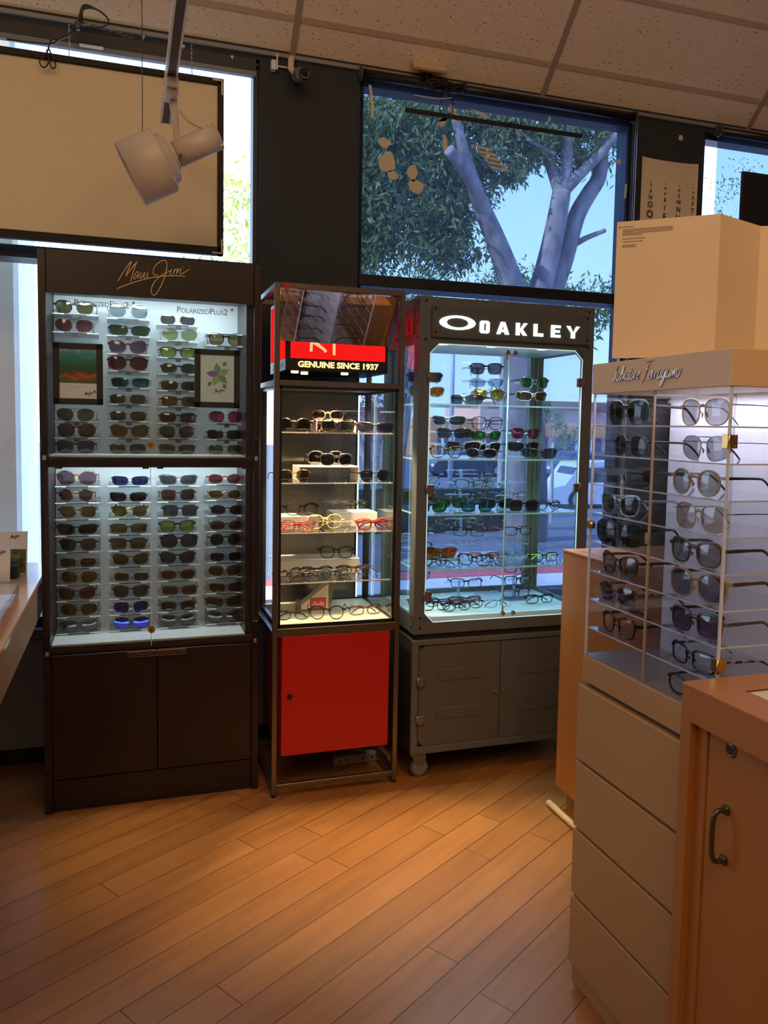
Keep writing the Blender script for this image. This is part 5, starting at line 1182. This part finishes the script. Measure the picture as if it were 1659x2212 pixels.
for k in range(8):
    sh, fr_, ln, y, a = f1[k]
    pair(sh, fr_, ln, (FX0 + .024, y, LV[k + 1]), f"left column, {ORD[k]} shelf of the acrylic tower", rz=radians(-90 + a), group=G, s=1.0)
    sh, fr_, ln, y, a = f2[k]
    arm = {0: 'gunmetal', 2: 'black', 3: 'black', 4: 'dark brown', 5: 'brown', 6: 'black', 7: 'speckled'}.get(k)
    pair(sh, fr_, ln, (FX0 + .024, y, LV[k + 1]), f"right column, {ORD[k]} shelf of the acrylic tower", rz=radians(-90 + a), group=G, arm=arm, s=1.04)
pair('oval', 'dark brown', 'clear', (FX0 + .026, 1.318, .8505), 'right column on the taupe base of the acrylic tower', rz=radians(-86), group=G)
# pairs on the far side of the partition, seen in the tilted mirror
for k in range(8):
    for j, y in enumerate((1.325, 1.560)):
        fr_ = ['black', 'dark brown', 'gunmetal', 'tortoise'][(k + j) % 4]
        pair(['rect', 'oval', 'way', 'wire'][(k * 3 + j) % 4], fr_, 'clear', (1.476, y, LV[k + 1]), f"{['near', 'far'][j]} column behind the partition, {ORD[k]} shelf", rz=radians(90), group='eyeglasses behind the white partition')
for gx, ge in ((1.17, .9), (1.395, 2.6)): light('case_fill', 'AREA', (gx, 1.44, 1.478), ge, (.93, .90, 1.0), target=(gx, 1.44, 1.0), shape='RECTANGLE', size=.18, size_y=.42)  # fill lamps added inside the case to brighten the partition, no fixture there
# folded white display card on the header
t = thing('folded_board', 'tall cream folded card with small print standing on the acrylic tower', 'display card', (0, 0, 0))
pp = [(1.112, 1.662), (1.283, 1.512), (1.446, 1.566), (1.60, 1.49)]
bd = P('cream_board', (.74, .59, .41), .6)
for i in range(3):
    (xa, ya), (xb, yb) = pp[i], pp[i + 1]; d = Vector((xb - xa, yb - ya, 0)); n_ = Vector((-d.y, d.x, 0)).normalized() * .0035
    b = MB().prism([(xa, ya), (xb, yb), (xb + n_.x, yb + n_.y), (xa + n_.x, ya + n_.y)], 'z', 1.5565 if i else 1.572, 1.893)
    if i == 0:
        mid = Vector((xa, ya, 0)).lerp(Vector((xb, yb, 0)), .9)
    obj('panel', b, bd, t)
obj('foot', MB().box(1.125, 1.130, 1.655, 1.660, 1.556, 1.573), whitep, t)
d = (Vector((1.283, 1.512, 0)) - Vector((1.112, 1.662, 0))).normalized(); aa = math.atan2(d.y, d.x)
pr = thing  # printed lines
ip = P('faint_ink', (.30, .24, .19), .6)
rr = random.Random(5)
def line(u0, u1, z, hgt=.0016):
    b = MB(); x = u0
    while x < u1:
        w_ = rr.uniform(.003, .008); w_ = min(w_, u1 - x)
        b.box(x, x + w_, -.0006, 0, z, z + hgt); x += w_ + .0012
    o = obj('printed_line', b, ip, t, loc=(1.112, 1.662, 0), rot=(0, 0, aa))
    o.location = Vector((1.112, 1.662, 0)) + Vector((d.y, -d.x, 0)) * .0006
for u0, u1, z in ((.012, .038, 1.8795), (.014, .125, 1.873), (.014, .125, 1.869), (.014, .125, 1.865), (.014, .060, 1.861), (.014, .065, 1.852), (.016, .060, 1.845), (.014, .045, 1.837), (.014, .045, 1.833)): line(u0, u1, z)
obj('emblem', MB().cyl((.007, -.0006, 1.880), (.007, 0, 1.880), .0025, n=12), ip, t, loc=tuple(Vector((1.112, 1.662, 0)) + Vector((d.y, -d.x, 0)) * .0006), rot=(0, 0, aa))

# ------------------------------------------------------------------ maple pedestal behind, dowel, counter
t = thing('maple_pedestal', 'tall maple pedestal box standing behind the acrylic tower', 'pedestal', (0, 0, 0))
obj('body', MB().box(1.500, 1.98, 1.935, 2.500, .085, .958, .002), maple, t)
obj('plinth', MB().box(1.530, 1.96, 1.96, 2.465, 0, .086), maple, t)
obj('top', MB().box(1.498, 1.982, 1.933, 2.502, .958, .966, .001), maple_h, t)
obj('seam', MB().box(1.54, 1.542, 1.99, 2.44, .9655, .9668), P('seam_dark', (.12, .05, .02), .6), t)
o = obj('wood_dowel', MB().cyl((1.484, 2.515, .012), (1.482, 2.30, .012), .012, n=14), P('pale_wood', (.62, .42, .22), .5)); tag(o, 'short pale wooden stick on the floor at the foot of the maple pedestal', 'stick')
t = thing('counter', 'maple counter with a recessed cream top and lower door nearest on the right', 'counter', (0, 0, 0))
CX0, CX1, CY0, CY1, CZ = .980, 1.86, .30, 1.196, .930
obj('side_post', MB().box(CX0, CX0 + .02, CY1 - .026, CY1, 0, CZ - .001), maple, t)
obj('apron', MB().box(CX0, CX0 + .02, CY0, CY1 - .0265, .868, CZ - .001), maple, t)
obj('end_panel', MB().box(CX0 + .02, CX1, CY1 - .020, CY1, 0, CZ - .001), maple, t)
obj('recess_post', MB().box(CX0 + .016, CX0 + .05, CY1 - .052, CY1 - .027, 0, .866), maple, t)
tp = MB().box(CX0 - .001, CX1, CY1 - .075, CY1 + .001, CZ - .001, CZ + .006, .001).box(CX0 - .001, CX0 + .075, CY0, CY1 - .0755, CZ - .001, CZ + .006, .001).box(CX1 - .1, CX1, CY0, CY1 - .0755, CZ - .001, CZ + .006)
obj('top_frame', tp, maple_h, t)
obj('inlay', MB().box(CX0 + .077, CX1 - .1, CY0, CY1 - .078, CZ - .006, CZ + .004), P('cream_inlay', (.74, .64, .44), .4), t)
obj('inlay_rim', MB().box(CX0 + .075, CX1 - .1, CY1 - .078, CY1 - .0755, CZ - .001, CZ + .0065).box(CX0 + .0752, CX0 + .077, CY0, CY1 - .078, CZ - .001, CZ + .0055), P('rim_dark', (.09, .05, .025), .5), t)
d_ = obj('door', MB().box(CX0 + .020, CX0 + .036, CY0, CY1 - .0535, .02, .866), maple, t)
obj('lock', MB().tube([(CX0 + .019, 1.088 + .0105 * cos(a), .846 + .0105 * sin(a)) for a in [2 * pi * i / 24 for i in range(24)]], .0026, 8, closed=True), steel, d_)
obj('lock_barrel', MB().cyl((CX0 + .021, 1.088, .846), (CX0 + .017, 1.088, .846), .0085, n=20), P('barrel_dark', (.08, .06, .04), .3, .6), d_)
hz = smoothline([(CX0 + .021, 1.090, .737), (CX0 + .000, 1.091, .737), (CX0 - .008, 1.091, .724), (CX0 - .010, 1.091, .690), (CX0 - .008, 1.091, .660), (CX0 + .000, 1.091, .646), (CX0 + .021, 1.090, .646)], 5)
obj('handle', MB().tube(hz, .0045, 8, ry=.0045), P('pewter_handle', (.12, .10, .075), .35, .8), d_, label='dark pewter bow handle')
for z in (.737, .646): obj('handle_foot', MB().box(CX0 + .012, CX0 + .021, 1.083, 1.098, z - .008, z + .008, .002), P('pewter_handle', (.12, .10, .075), .35, .8), d_)

# ------------------------------------------------------------------ desk on the left
t = thing('desk', 'maple dispensing desk with a thick edge under the left window', 'desk', (0, 0, 0))
obj('top', MB().box(-1.60, -.298, 1.2, 3.395, .812, .832, .002), wood('maple_desk_top', (.50, .30, .17), (.58, .36, .20), (.2, 1, 1), .16), t)
obj('apron', MB().box(-1.58, -.300, 1.2, 3.380, .700, .811, .001), P('tan_apron', (.34, .24, .12), .5), t)
for y in (3.2, 1.25): obj('leg', MB().box(-1.50, -1.44, y, y + .06, 0, .70), maple, t)
obj('leg', MB().box(-.70, -.64, 3.28, 3.34, 0, .70), maple, t); obj('leg', MB().box(-.70, -.64, 1.25, 1.31, 0, .70), maple, t)
def cardstand(x, y, w, h, lab, mats, rz, lean=.12):
    o = thing('card_display', lab, 'card', (x, y, .832), rz, 'counter cards on the left desk')
    b = MB().prism([(0, 0), (.003, 0), (.003 + h * lean, h), (h * lean, h)], 'x', -w / 2, w / 2); obj('card', b, mats[0], o)
    if len(mats) > 1: obj('photo', MB().prism([(-.0008, .004), (0, .004), (h * lean * .78, h * .72), (h * lean * .78 - .0008, h * .72)], 'x', -w * .1, w / 2 - .004), mats[1], o)
    obj('script', maui_logo(.00007, .0006), P('dark_script', (.08, .03, .03), .5), o, loc=(w * .25, h * lean * .86 - .003, h * .88))
    return o
pc = P('white_card', (.72, .74, .82), .5)
foliageprint = P('leafy_print', (.10, .12, .02), .5, noise=.9, nscale=40)
cardstand(-.440, 3.16, .17, .155, 'tallest white counter card with a leafy photo at the back of the left desk', (pc, foliageprint), radians(-8))
cardstand(-.455, 3.02, .12, .115, 'middle white counter card on the left desk in front of the tallest card', (pc,), radians(-8))
cardstand(-.470, 2.90, .10, .085, 'smallest front cream counter card on the left desk', (P('cream_card', (.68, .60, .46), .5),), radians(-8))
o = obj('card_holder', MB().box(-.03, .03, 0, .05, 0, .045, .002), blackm, loc=(-.405, 3.055, .8325)); tag(o, 'small black holder behind the middle counter card on the left desk', 'holder')
t = thing('acrylic_box', 'clear acrylic covered tray with an orange edge on the left desk', 'tray', (-.62, 2.20, .8325))
obj('tray', MB().box(-.30, .300, 0, .42, 0, .030, .002), P('orange_wood_tray', (.62, .28, .12), .4), t)
obj('lid', MB().box(-.302, .302, -.002, .422, .031, .066, .002), acryl, t)
obj('sheet', MB().box(-.295, .295, .005, .415, .0305, .034), P('tray_paper', (.62, .60, .62), .5), t)

# ------------------------------------------------------------------ outside
concrete = P('pale_concrete', (.62, .60, .58), .85, noise=.12, nscale=3)
asphalt = P('asphalt', (.17, .165, .18), .85, noise=.15, nscale=2)
struct('ground', MB().box(-14, 40, YW + .14, 7.45, -.35, -.15), concrete)
tag(obj('kerb', MB().box(-14, 40, 7.45, 7.75, -.45, -.14, .01), P('red_kerb_paint', (.62, .10, .10), .7)), 'long kerb painted red between the sidewalk and the street', 'kerb')
b = MB(); b.add([(-30, 7.75, -.27), (60, 7.75, -.27), (60, 22, -1.10), (-30, 22, -1.10), (80, 90, -1.0), (-60, 90, -1.0)], [(0, 1, 2, 3), (3, 2, 4, 5)])
struct('street', b, asphalt)
tag(obj('exterior_column', MB().box(-1.55, -.470, 4.0, 4.75, -.15, 4.2, .02), P('white_stucco', (.95, .90, .80), .9, noise=.08, nscale=6)), 'broad white stucco column outside the left window', 'column')
bark = P('bark', (.21, .175, .175), .9, noise=.45, nscale=5, bump=.6, bscale=12, stretch=(1, 1, .5))
def leafmat(name, c1, c2):
    m, N, L = _new(name); o = N.new('ShaderNodeOutputMaterial'); d = N.new('ShaderNodeBsdfDiffuse'); tl = N.new('ShaderNodeBsdfTranslucent'); mx = N.new('ShaderNodeMixShader'); mx.inputs[0].default_value = .35
    t = N.new('ShaderNodeTexCoord'); n = N.new('ShaderNodeTexNoise'); n.inputs['Scale'].default_value = 3; r_ = N.new('ShaderNodeValToRGB')
    r_.color_ramp.elements[0].position = .35; r_.color_ramp.elements[1].position = .65; r_.color_ramp.elements[0].color = (*c1, 1); r_.color_ramp.elements[1].color = (*c2, 1)
    L.new(t.outputs['Object'], n.inputs[0]); L.new(n.outputs[0], r_.inputs[0])
    for q in (d, tl): L.new(r_.outputs[0], q.inputs[0])
    L.new(d.outputs[0], mx.inputs[1]); L.new(tl.outputs[0], mx.inputs[2]); L.new(mx.outputs[0], o.inputs[0]); return m
leafA = leafmat('willow_leaf', (.10, .15, .055), (.30, .34, .14)); leafB = leafmat('yellow_leaf', (.34, .38, .10), (.62, .62, .22)); leafC = leafmat('hedge_leaf', (.08, .14, .05), (.24, .32, .12)); leafR = leafmat('red_leaf', (.30, .08, .08), (.55, .25, .22))
def leaves(blobs, size, seed, wid=.28, hang=.6):
    """blobs: (x, y, z, rx, ry, rz, count)"""
    rr = random.Random(seed); b = MB()
    V_, F_ = [], []
    for (x, y, z, rx, ry, rz, n) in blobs:
        # sub-clusters give the crown clumps and holes
        cl = lambda: max(-.9, min(.9, rr.gauss(0, .5)))
        subs = [(x + cl() * rx, y + cl() * ry, z + cl() * rz) for _ in range(max(4, n // 45))]
        for i in range(n):
            cx, cy, cz = subs[rr.randrange(len(subs))]
            k = .22 * max(rx, rz)
            p = Vector((cx + rr.gauss(0, k), cy + rr.gauss(0, k), cz + rr.gauss(0, k)))
            d = Vector((rr.gauss(0, .6), rr.gauss(0, .6), rr.gauss(-hang, .5))).normalized(); L_ = size * rr.uniform(.6, 1.3)
            s_ = d.cross(Vector((rr.gauss(0, 1), rr.gauss(0, 1), rr.gauss(0, 1)))).normalized() * L_ * wid * .5
            k0 = len(V_); V_ += [p, p + d * L_ * .5 + s_, p + d * L_, p + d * L_ * .5 - s_]; F_.append((k0, k0 + 1, k0 + 2, k0 + 3))
    return b.add(V_, F_)
def limb(b, pts, r0, r1, n=10):
    P_ = smoothline(pts, 4); m = len(P_); b.tube(P_, [r0 + (r1 - r0) * i / (m - 1) for i in range(m)], n)
# the big forked street tree
t = thing('street_tree', 'big forked street tree seen through the middle tinted window', 'tree', (6.4, 12, -.55))
o0 = Vector((6.4, 12, -.55)); b = MB()
def Q(*pts): return [Vector(p) - o0 for p in pts]
limb(b, Q((6.46, 12, -.75), (6.44, 12, .3), (6.36, 12, 1.6), (6.30, 12, 2.8), (6.33, 12, 3.55)), .38, .30, 14)
limb(b, Q((6.25, 12, 3.2), (6.02, 12, 3.85), (5.70, 11.9, 4.42), (5.35, 11.8, 4.98), (5.05, 11.7, 5.55), (4.85, 11.7, 6.2)), .24, .065, 12)
limb(b, Q((5.55, 11.9, 4.70), (5.22, 11.6, 5.05), (4.90, 11.4, 5.28), (4.56, 11.2, 5.50)), .12, .085, 10)
limb(b, Q((6.42, 12, 3.1), (6.60, 12, 3.75), (6.74, 12, 4.3), (6.86, 12, 4.9), (6.93, 12.0, 5.36)), .21, .155, 12)
limb(b, Q((6.93, 12, 5.30), (6.84, 12.1, 5.65), (6.72, 12.2, 6.05), (6.62, 12.2, 6.6)), .13, .06, 8)
limb(b, Q((6.93, 12, 5.30), (7.00, 12.0, 5.8), (7.00, 12, 6.3), (7.1, 12, 6.9)), .13, .08, 8)
limb(b, Q((6.95, 12, 5.35), (7.15, 11.9, 5.58), (7.42, 11.8, 5.88), (7.68, 11.7, 6.18), (7.95, 11.6, 6.6)), .11, .05, 8)
limb(b, Q((6.72, 12.1, 3.0), (6.92, 12.2, 3.65), (7.14, 12.2, 4.30), (7.34, 12.2, 5.02), (7.58, 12.2, 5.45), (7.76, 12.2, 5.75), (7.80, 12.2, 6.3), (7.86, 12.2, 7.0)), .18, .11, 10)
limb(b, Q((7.22, 12.2, 4.50), (7.48, 12.1, 4.66), (7.80, 12.0, 4.80)), .06, .035, 7)
limb(b, Q((6.78, 12.0, 5.95), (6.45, 12, 6.05), (6.1, 12, 6.25)), .045, .02, 6)
obj('trunk', b, bark, t)
lv = [(3.7, 12.6, 6.2, .9, .7, .6, 1500), (4.6, 12.5, 6.4, .9, .7, .5, 1300), (3.6, 12.8, 5.4, .8, .7, .7, 1500), (4.6, 12.6, 5.5, .8, .6, .7, 1300), (3.7, 12.8, 4.6, .7, .6, .6, 1300), (4.7, 12.6, 4.7, .75, .6, .5, 1100), (5.5, 12.6, 5.9, .6, .6, .5, 700), (5.5, 12.5, 5.1, .4, .5, .5, 380),
      (5.9, 12.4, 6.5, .7, .6, .35, 800), (6.9, 12.3, 6.5, .8, .6, .35, 800), (7.9, 12.3, 6.5, .7, .5, .3, 400), (5.3, 12.6, 4.3, .4, .5, .35, 260), (6.0, 12.2, 5.75, .3, .3, .25, 160), (7.3, 12.1, 5.95, .35, .3, .22, 150), (6.3, 12.2, 5.9, .3, .3, .3, 150)]
lv = [(x - o0.x, y - o0.y, z - o0.z, a, c, e, n) for x, y, z, a, c, e, n in lv]
obj('foliage', leaves([q[:6] + (int(q[6] * 2.6),) for q in lv], .15, 3, .27), leafA, t)
def simpletree(name, lab, x, y, z0, h, crown, mat, seed, trunks=1, size=.12, grp=None):
    t = thing(name, lab, 'tree', (x, y, z0), 0, grp); b = MB(); rr = random.Random(seed)
    for k in range(trunks):
        a = rr.uniform(-.4, .4) if trunks > 1 else 0
        limb(b, [(0 + .1 * k, 0, 0), (a * h * .3, 0, h * .4), (a * h * .55 + rr.uniform(-.1, .1), 0, h * .8)], .03 * h * .55, .012 * h, 7)
    obj('trunk', b, P('pale_bark', (.42, .38, .34), .9, noise=.3), t); obj('foliage', leaves(crown, size, seed), mat, t); return t
simpletree('street_tree', 'many stemmed pale tree left of the big forked tree', 5.4, 17, -.8, 6.2, [(0, 0, 5.7, 1.1, .8, .9, 1300), (.9, 0, 5.0, .8, .8, .8, 900), (-.8, 0, 4.8, .7, .8, .9, 900)], leafA, 5, 6, .15)
simpletree('street_tree', 'pale yellow green tree glimpsed beside the left hanging screen', 1.35, 9.5, -.3, 4.3, [(0, 0, 4.0, .5, .5, .7, 900), (.1, 0, 3.0, .35, .4, .5, 450)], leafB, 6, 1, .11)
simpletree('street_tree', 'distant light green bushy treetop low between the big trunks', 12.4, 25, -1.1, 7.4, [(0, 0, 7.2, 1.3, 1, .8, 1300)], leafC, 7, 1, .26)
simpletree('street_tree', 'distant light green treetop low at the right of the middle window', 15.6, 25, -1.1, 6.8, [(0, 0, 6.9, 1.3, 1, .9, 1300)], leafC, 8, 1, .26)
simpletree('street_tree', 'small dark leaved tree in front of the pink shops', 9.25, 16, -1.0, 2.6, [(0, 0, 2.7, .35, .4, .35, 260), (.25, 0, 2.2, .45, .4, .25, 240)], leafA, 9, 1, .13)
simpletree('street_tree', 'bare twiggy tree behind the far right tinted window', 11.6, 13, -1.0, 6.6, [(0, 0, 7.2, .9, .6, .7, 260), (1.1, 0, 6.6, .8, .6, .6, 220)], leafA, 12, 5, .09)
simpletree('street_tree', 'dark green conifer above the roof of the pink shops', 29.0, 58, -1.0, 6.0, [(0, 0, 4.6, .9, .8, 1.2, 700)], leafC, 10, 1, .4)
simpletree('street_tree', 'red leaved tree seen through the right side of the steel tower', 3.72, 12.0, -.5, 1.8, [(0, 0, 2.1, .22, .3, .5, 520)], leafR, 11, 1, .09)
t = thing('hedge', 'clipped green hedge beyond the red kerb behind the grey cabinet', 'hedge', (5.7, 14.2, -.7))
obj('foliage', leaves([(-1.6 + .5 * i, 0, .55 + .1 * (i % 2), .5, .4, .42, 520) for i in range(8)], .085, 13, .5, .1), leafC, t)
obj('stems', MB().box(-1.9, 2.2, -.12, .12, 0, .9), P('hedge_core', (.03, .045, .02), .9), t)
tag(obj('lamp_post', MB().cyl((12.6, 30, -1.1), (12.6, 30, 7.0), .11, .07, 12).tube([(12.6, 30, 7.0), (13.4, 30, 7.2)], .06, 8), P('lamp_post_grey', (.55, .55, .58), .5)), 'slim grey lamp post across the street behind the grey cabinet', 'lamp post')
# shops across the street
t = thing('shop_building', 'low pink and orange shop building across the car park', 'building', (21, 50, -1.05))
pinkw = P('pink_stucco', (.80, .42, .36), .85); orangew = P('orange_stucco', (.80, .34, .14), .85); roofm = P('dark_cornice', (.34, .16, .14), .8)
obj('wall', MB().box(-1.5, 2.0, 0, 6, 0, 3.1), orangew, t); obj('wall', MB().box(2.0, 5.0, -.3, 6, 0, 4.0), P('salmon_stucco', (.85, .50, .38), .85), t); obj('wall', MB().box(5.0, 16, 0, 6, 0, 3.8), pinkw, t)
obj('cornice', MB().box(4.9, 16.1, -.25, 6.1, 3.8, 4.4), roofm, t); obj('fascia', MB().box(5.0, 16, -.15, 0, 1.9, 2.7), orangew, t)
for i, (xa, xb) in enumerate(((-1.0, 1.4), (2.5, 4.4), (5.6, 7.4), (7.9, 9.6), (10.1, 11.8))):
    f_ = obj('shop_window', MB().box(xa, xb, -.36 if i == 1 else -.06, -.3 if i == 1 else 0, .3, 1.8), P('shop_glass', (.10, .11, .16), .2), t)
    obj('window_frame', MB().box((xa + xb) / 2 - .04, (xa + xb) / 2 + .04, -.40 if i == 1 else -.1, -.36 if i == 1 else -.06, .3, 1.8), P('white_frame', (.75, .75, .75), .5), f_)
obj('shop_door', MB().box(9.62, 10.05, -.06, 0, 0, 2.0), P('white_frame', (.75, .75, .75), .5), t)
text('shop_lettering', 'Hair Salon', .62, P('shop_letters', (.85, .85, .9), .5, emis=(1, 1, 1), es=.0), t, (9.3, -.17, 3.0), extrude=.02) if 0 else None
t = thing('shop_building', 'long grey blue shop building far left behind the hedge', 'building', (6, 58, -1.0))
obj('wall', MB().box(-10, 13, 0, 6, 0, 3.2), P('pale_blue_wall', (.55, .52, .58), .85), t); obj('roof', MB().box(-10.3, 13.2, -.4, 6.3, 3.2, 3.8), roofm, t)
def car(lab, x, y, z, rz, col, van=False, L=4.4):
    t = thing('car', lab, 'car', (x, y, z), rz, 'cars outside in the street')
    if van: prof = [(-.5, .25), (.5, .25), (.5, .62), (.40, .72), (.28, 1.42 / 1.0), (-.46, 1.46), (-.5, 1.2)]
    else: prof = [(-.5, .25), (.5, .25), (.5, .55), (.46, .74), (.26, .84), (.10, 1.30), (-.24, 1.34), (-.42, .92), (-.5, .85)]
    pts = [(a * L, c) for a, c in prof]; m_ = P('car_' + col[0], col[1], .25, .2, coat=.5)
    obj('body', MB().prism(pts, 'y', -.85, .85), m_, t, bevel=.06)
    if van: wn = [(.29 * L, .86), (.24 * L, 1.32), (-.43 * L, 1.34), (-.44 * L, .92)]
    else: wn = [(.22 * L, .88), (.09 * L, 1.22), (-.22 * L, 1.25), (-.36 * L, .94)]
    for sy in (-1, 1): obj('side_window', MB().prism(wn, 'y', sy * .853, sy * .862), P('car_glass', (.05, .06, .09), .1), t)
    xs = (.345 * L, .30 * L) if van else (.25 * L, .12 * L)
    obj('windscreen', MB().add([(xs[0] + .0 * L, -.7, .85), (xs[0] + .0 * L, .7, .85), (xs[1] - .005 * L, .62, 1.30), (xs[1] - .005 * L, -.62, 1.30), (xs[0] + .02 * L, -.7, .84), (xs[0] + .02 * L, .7, .84), (xs[1] + .012 * L, .62, 1.31), (xs[1] + .012 * L, -.62, 1.31)], [(0, 1, 2, 3), (7, 6, 5, 4), (0, 4, 5, 1), (3, 2, 6, 7), (1, 5, 6, 2), (0, 3, 7, 4)]), P('car_glass', (.05, .06, .09), .1), t)
    for sx_ in (-.31, .31):
        for sy in (-1, 1):
            w_ = obj('wheel', MB().cyl((sx_ * L, sy * .68, .32), (sx_ * L, sy * .87, .32), .32, n=22), black, t); obj('hub', MB().cyl((sx_ * L, sy * .87, .32), (sx_ * L, sy * .885, .32), .19, n=16), P('hub_grey', (.5, .5, .52), .3, .7), w_)
    obj('headlight', MB().box(.49 * L, .505 * L, -.75, -.45, .52, .66).box(.49 * L, .505 * L, .45, .75, .52, .66), P('headlight', (.8, .8, .85), .1), t)
    obj('tail_light', MB().box(-.505 * L, -.49 * L, -.78, -.58, .6, .78).box(-.505 * L, -.49 * L, .58, .78, .6, .78), P('taillight', (.6, .03, .02), .2), t)
    return t
car('white van in the street behind the right edge of the grey cabinet', 14.7, 22, -1.10, radians(172), ('white', (.75, .77, .82)), True, 4.3)
car('blue grey car parked in front of the pink shops', 21.6, 35, -1.08, radians(186), ('blue', (.16, .20, .34)), False, 4.3)
car('dark parked car left of the blue car beyond the street', 16.4, 37, -1.08, radians(184), ('dark', (.05, .055, .08)), False, 4.3)
car('silver car parked nearest the red kerb outside right of the grey cabinet', 9.6, 9.6, -.36, radians(10), ('silver', (.55, .58, .66)), False, 4.2)
car('red car outside seen between the brown and steel cabinets', 4.0, 25, -1.08, radians(170), ('red', (.45, .03, .03)), False, 4.3)
